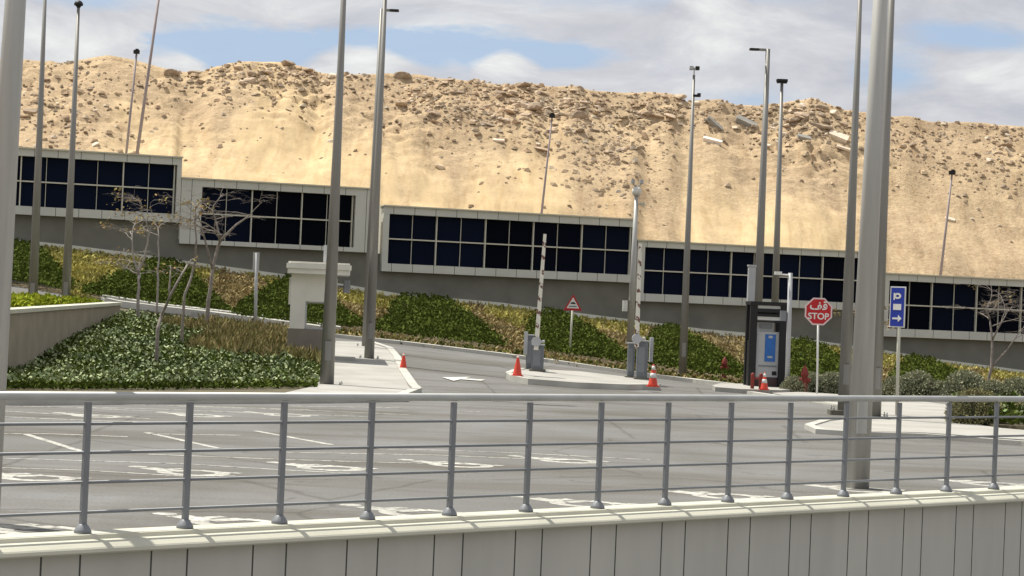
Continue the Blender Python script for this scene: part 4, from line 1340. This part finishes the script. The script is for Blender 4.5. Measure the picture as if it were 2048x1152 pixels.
def hydrant(x, y, label, s=1.0):
    p = G(x, y)
    t = thing('fire_hydrant', label, 'fire hydrant', p)
    MB().lathe([(.13, 0), (.13, .04), (.08, .05), (.075, .34), (.10, .36), (.10, .40), (.085, .46), (.04, .52), (.02, .56)], 16).build('barrel', m_dred, t, True)
    for sx in (-1, 1):
        MB().tube([(0, 0, .27), (sx * .15, 0, .27)], .045, 10).build('outlet', m_dred, t)
    t.scale = (s, s, s * 1.35)
    return t
hydrant(1448, 758, 'small red hydrant on the bank left of the ticket machine', .88)
hy = hydrant(1608, 788, 'dark red hydrant among the dome shrubs right of the ticket machine', 1.02)
p = G(1516, 787)
t = thing('bollard', 'pair of short dark red guard posts at the foot of the ticket machine', 'bollard', p + Vector((-.05, 0, .1)))
for sx in (-.11, .11):
    MB().lathe([(.05, 0), (.05, .40), (.04, .43), (.01, .445)], 12, sx, 0).build('post', m_dred, t, True)
MB().tube([(-.11, 0, .3), (.11, 0, .3)], .025, 8).build('crossbar', m_dred, t)

# ------------------------------------------------------------------ rubble on the hill
def rock_mesh(seed, mt, flat=.6):
    rnd = random.Random(seed)
    bm = bmesh.new()
    bmesh.ops.create_icosphere(bm, subdivisions=2, radius=.5)
    cuts = [Vector((rnd.gauss(0, 1), rnd.gauss(0, 1), rnd.gauss(0, 1))).normalized() for _ in range(9)]
    for v in bm.verts:
        for c in cuts:
            e = v.co.dot(c) - .31
            if e > 0: v.co -= c * e
        v.co *= 1 + .12 * noise.noise(v.co * 4 + Vector((seed, 0, 0)))
        v.co.z *= flat
    me = bpy.data.meshes.new('rock'); bm.to_mesh(me); bm.free(); me.materials.append(mt)
    return me
rocks = [rock_mesh(i, [m_rock, m_rockd, m_rock, m_rockp, m_rockd, m_rock][i % 6], .45 + .07 * (i % 5)) for i in range(12)]
def put_rock(p, s, mesh, label, group, rot=None, sc=(1, 1, 1), name='rock', cat='rock'):
    o = bpy.data.objects.new(name, mesh); COL.objects.link(o)
    o.location = p; o.scale = (s * sc[0], s * sc[1], s * sc[2])
    o.rotation_euler = rot or (random.uniform(-.5, .3), random.uniform(-.3, .3), random.uniform(0, 6.28))
    return tag(o, label, cat, group)
CL = [(1060, 215, 75, 28, 60), (1150, 250, 80, 40, 45), (870, 190, 45, 25, 18), (1000, 200, 60, 25, 22), (120, 220, 60, 50, 26), (1630, 240, 70, 30, 34), (1560, 215, 90, 25, 18), (2000, 300, 50, 40, 20),
      (1830, 270, 60, 40, 16), (500, 165, 90, 25, 20), (600, 150, 60, 12, 12), (1300, 210, 80, 20, 16), (1230, 300, 40, 40, 10)]
nrock = 0
for (cx0, cy0, sx0, sy0, n) in CL:
    for _ in range(n):
        x, y = random.gauss(cx0, sx0), random.gauss(cy0, sy0)
        p = H(x, y)
        if p is None or nrock > 290: continue
        nrock += 1
        put_rock(p, random.choice((.25, .3, .35, .45, .6)) * random.uniform(.7, 1.2), random.choice(rocks), 'brown or pale rock embedded in the sandy spoil slope', 'rocks scattered on the sandy hill', sc=(random.uniform(1, 1.7), 1, random.uniform(.6, 1)))
# single slabs and boulders that stand out
def slab(px, ang, l, w, h, mt, label, cat='concrete slab', name='concrete_slab'):
    p = H(*px)
    if p is None: return
    l *= .82; w *= .85; h *= .7
    mb = MB().box(0, 0, 0, l, w, h, .05)
    for v in mb.v:
        q = noise.noise(v * 3 + Vector((px[0], 0, 0))) * .05
        v += Vector((q, q, q * .5))
    o = mb.build(name, mt)
    o.location = p + Vector((0, -.02, .03)); o.rotation_euler = (R(25), ang, random.uniform(-.2, .2))
    tag(o, label, cat)
slab((1424, 286), R(14), 1.1, .3, .26, mat('white_slab', (.78, .70, .62), .8, .06), 'long white concrete beam lying on the slope right of the camera pole', 'concrete beam', 'concrete_beam')
slab((997, 284), R(2), .65, .3, .14, m_rockp, 'small pale concrete plank left of the thin lamp post on the hill')
slab((1430, 250), R(38), 1.2, .35, .3, m_rockg, 'grey tilted slab above the long white beam')
slab((1492, 248), R(22), 1.3, .6, .35, m_rockg, 'broad grey slab left of the lamp arm pole on the hill')
slab((1676, 276), R(18), 1.2, .7, .40, m_rockp, 'large pale slab in the rubble left of the dark slim pole')
slab((1608, 280), R(10), .8, .5, .25, m_rockg, 'flat grey slab right of the T-head pole on the hill')
slab((1556, 300), R(84), 1.0, .16, .16, m_rockp, 'upright pale plank beside the T-head light pole')
slab((1690, 303), R(14), 1.1, .3, .16, m_rockp, 'long thin pale slab low in the rubble near the dark slim pole')
slab((60, 226), R(0), .7, .35, .14, m_rockd, 'dark flat slab at the left beside the thick pole')
slab((1900, 440), R(10), .6, .3, .12, m_rockp, 'small pale slab halfway up behind the right lamp post')
slab((2020, 310), R(50), 1.1, .3, .14, m_rockp, 'pale streaked slab at the far right of the hill')
for px, s, ms, lb in [((390, 137), .55, 1, 'dark boulder on the crest beside the leaning lamp post'), ((345, 148), .6, 4, 'flat dark rock just below the crest left of the lone boulder'), ((575, 130), .8, 4, 'dark rock on the crest left of the two centre poles'),
                      ((612, 142), .6, 1, 'dark rock at the right end of the crest outcrop'), ((808, 158), .75, 4, 'dark rock on the crest right of the centre poles'), ((1045, 172), .6, 1, 'dark rock on the crest above the middle lamp post'),
                      ((1062, 218), .9, 4, 'largest dark boulder amid the central rubble'), ((1724 - 60, 228), .5, 3, 'pale block on the crest left of the dark slim pole'), ((1516, 229), .35, 1, 'small dark upright rock left of the lamp arm pole'), ((880, 338), .5, 3, 'lone pale pink rock low on the slope in the centre'),
                      ((175, 124), .4, 1, 'dark rock below the left crest'), ((1822, 292), .42, 4, 'dark stone right of the thickest pole'), ((1640, 255), .8, 1, 'dark boulder under the small peak left of the dark slim pole')]:
    p = H(*px)
    if p is None:
        p = H(px[0], px[1] + 8)
    if p is None: continue
    put_rock(p, s * 1.0, rocks[ms], lb, None, sc=(1.5, 1, .8), name='boulder', cat='boulder')
# uncounted gravel
vs, fs = [], []
gx = []
for _ in range(6000):
    if random.random() < .78:
        c = random.choice(CL); x, y = random.gauss(c[0], c[2] * 1.3), random.gauss(c[1], c[3] * 1.5)
    else:
        x, y = random.uniform(30, 2048), random.uniform(120, 560)
        if random.random() < (y - 150) / 260: continue
    p = H(x, y)
    if p is None: continue
    s = random.choice((.03, .04, .05, .06, .07, .11)) * random.uniform(.8, 1.3)
    o = len(vs)
    a = random.uniform(0, 3)
    ca2, sa2 = math.cos(a), math.sin(a)
    for (X_, Y_, Z_) in ((-1, -1, -.6), (1, -.9, -.6), (.9, 1, -.6), (-1, .9, -.6), (-.6, -.5, .7), (.5, -.6, .9), (.6, .5, .6), (-.5, .6, .8)):
        X_, Y_, Z_ = X_ * random.uniform(.7, 1.2), Y_ * random.uniform(.7, 1.2), Z_ * random.uniform(.7, 1.2)
        vs.append((p.x + (X_ * ca2 - Y_ * sa2) * s * 1.3, p.y + (X_ * sa2 + Y_ * ca2) * s, p.z + Z_ * s * .8))
    fs += [(o, o + 1, o + 5, o + 4), (o + 1, o + 2, o + 6, o + 5), (o + 2, o + 3, o + 7, o + 6), (o + 3, o, o + 4, o + 7), (o + 4, o + 5, o + 6, o + 7)]
m_grav = leafmat('gravel', [(.28, .21, .15), (.46, .35, .25), (.58, .47, .35), (.40, .31, .22), (.66, .58, .48)], .95)
tag(raw('gravel', vs, fs, m_grav), 'small stones strewn over the sandy hill', 'gravel', kind='stuff')
print('rocks', nrock, 'wall period', period, narrow)
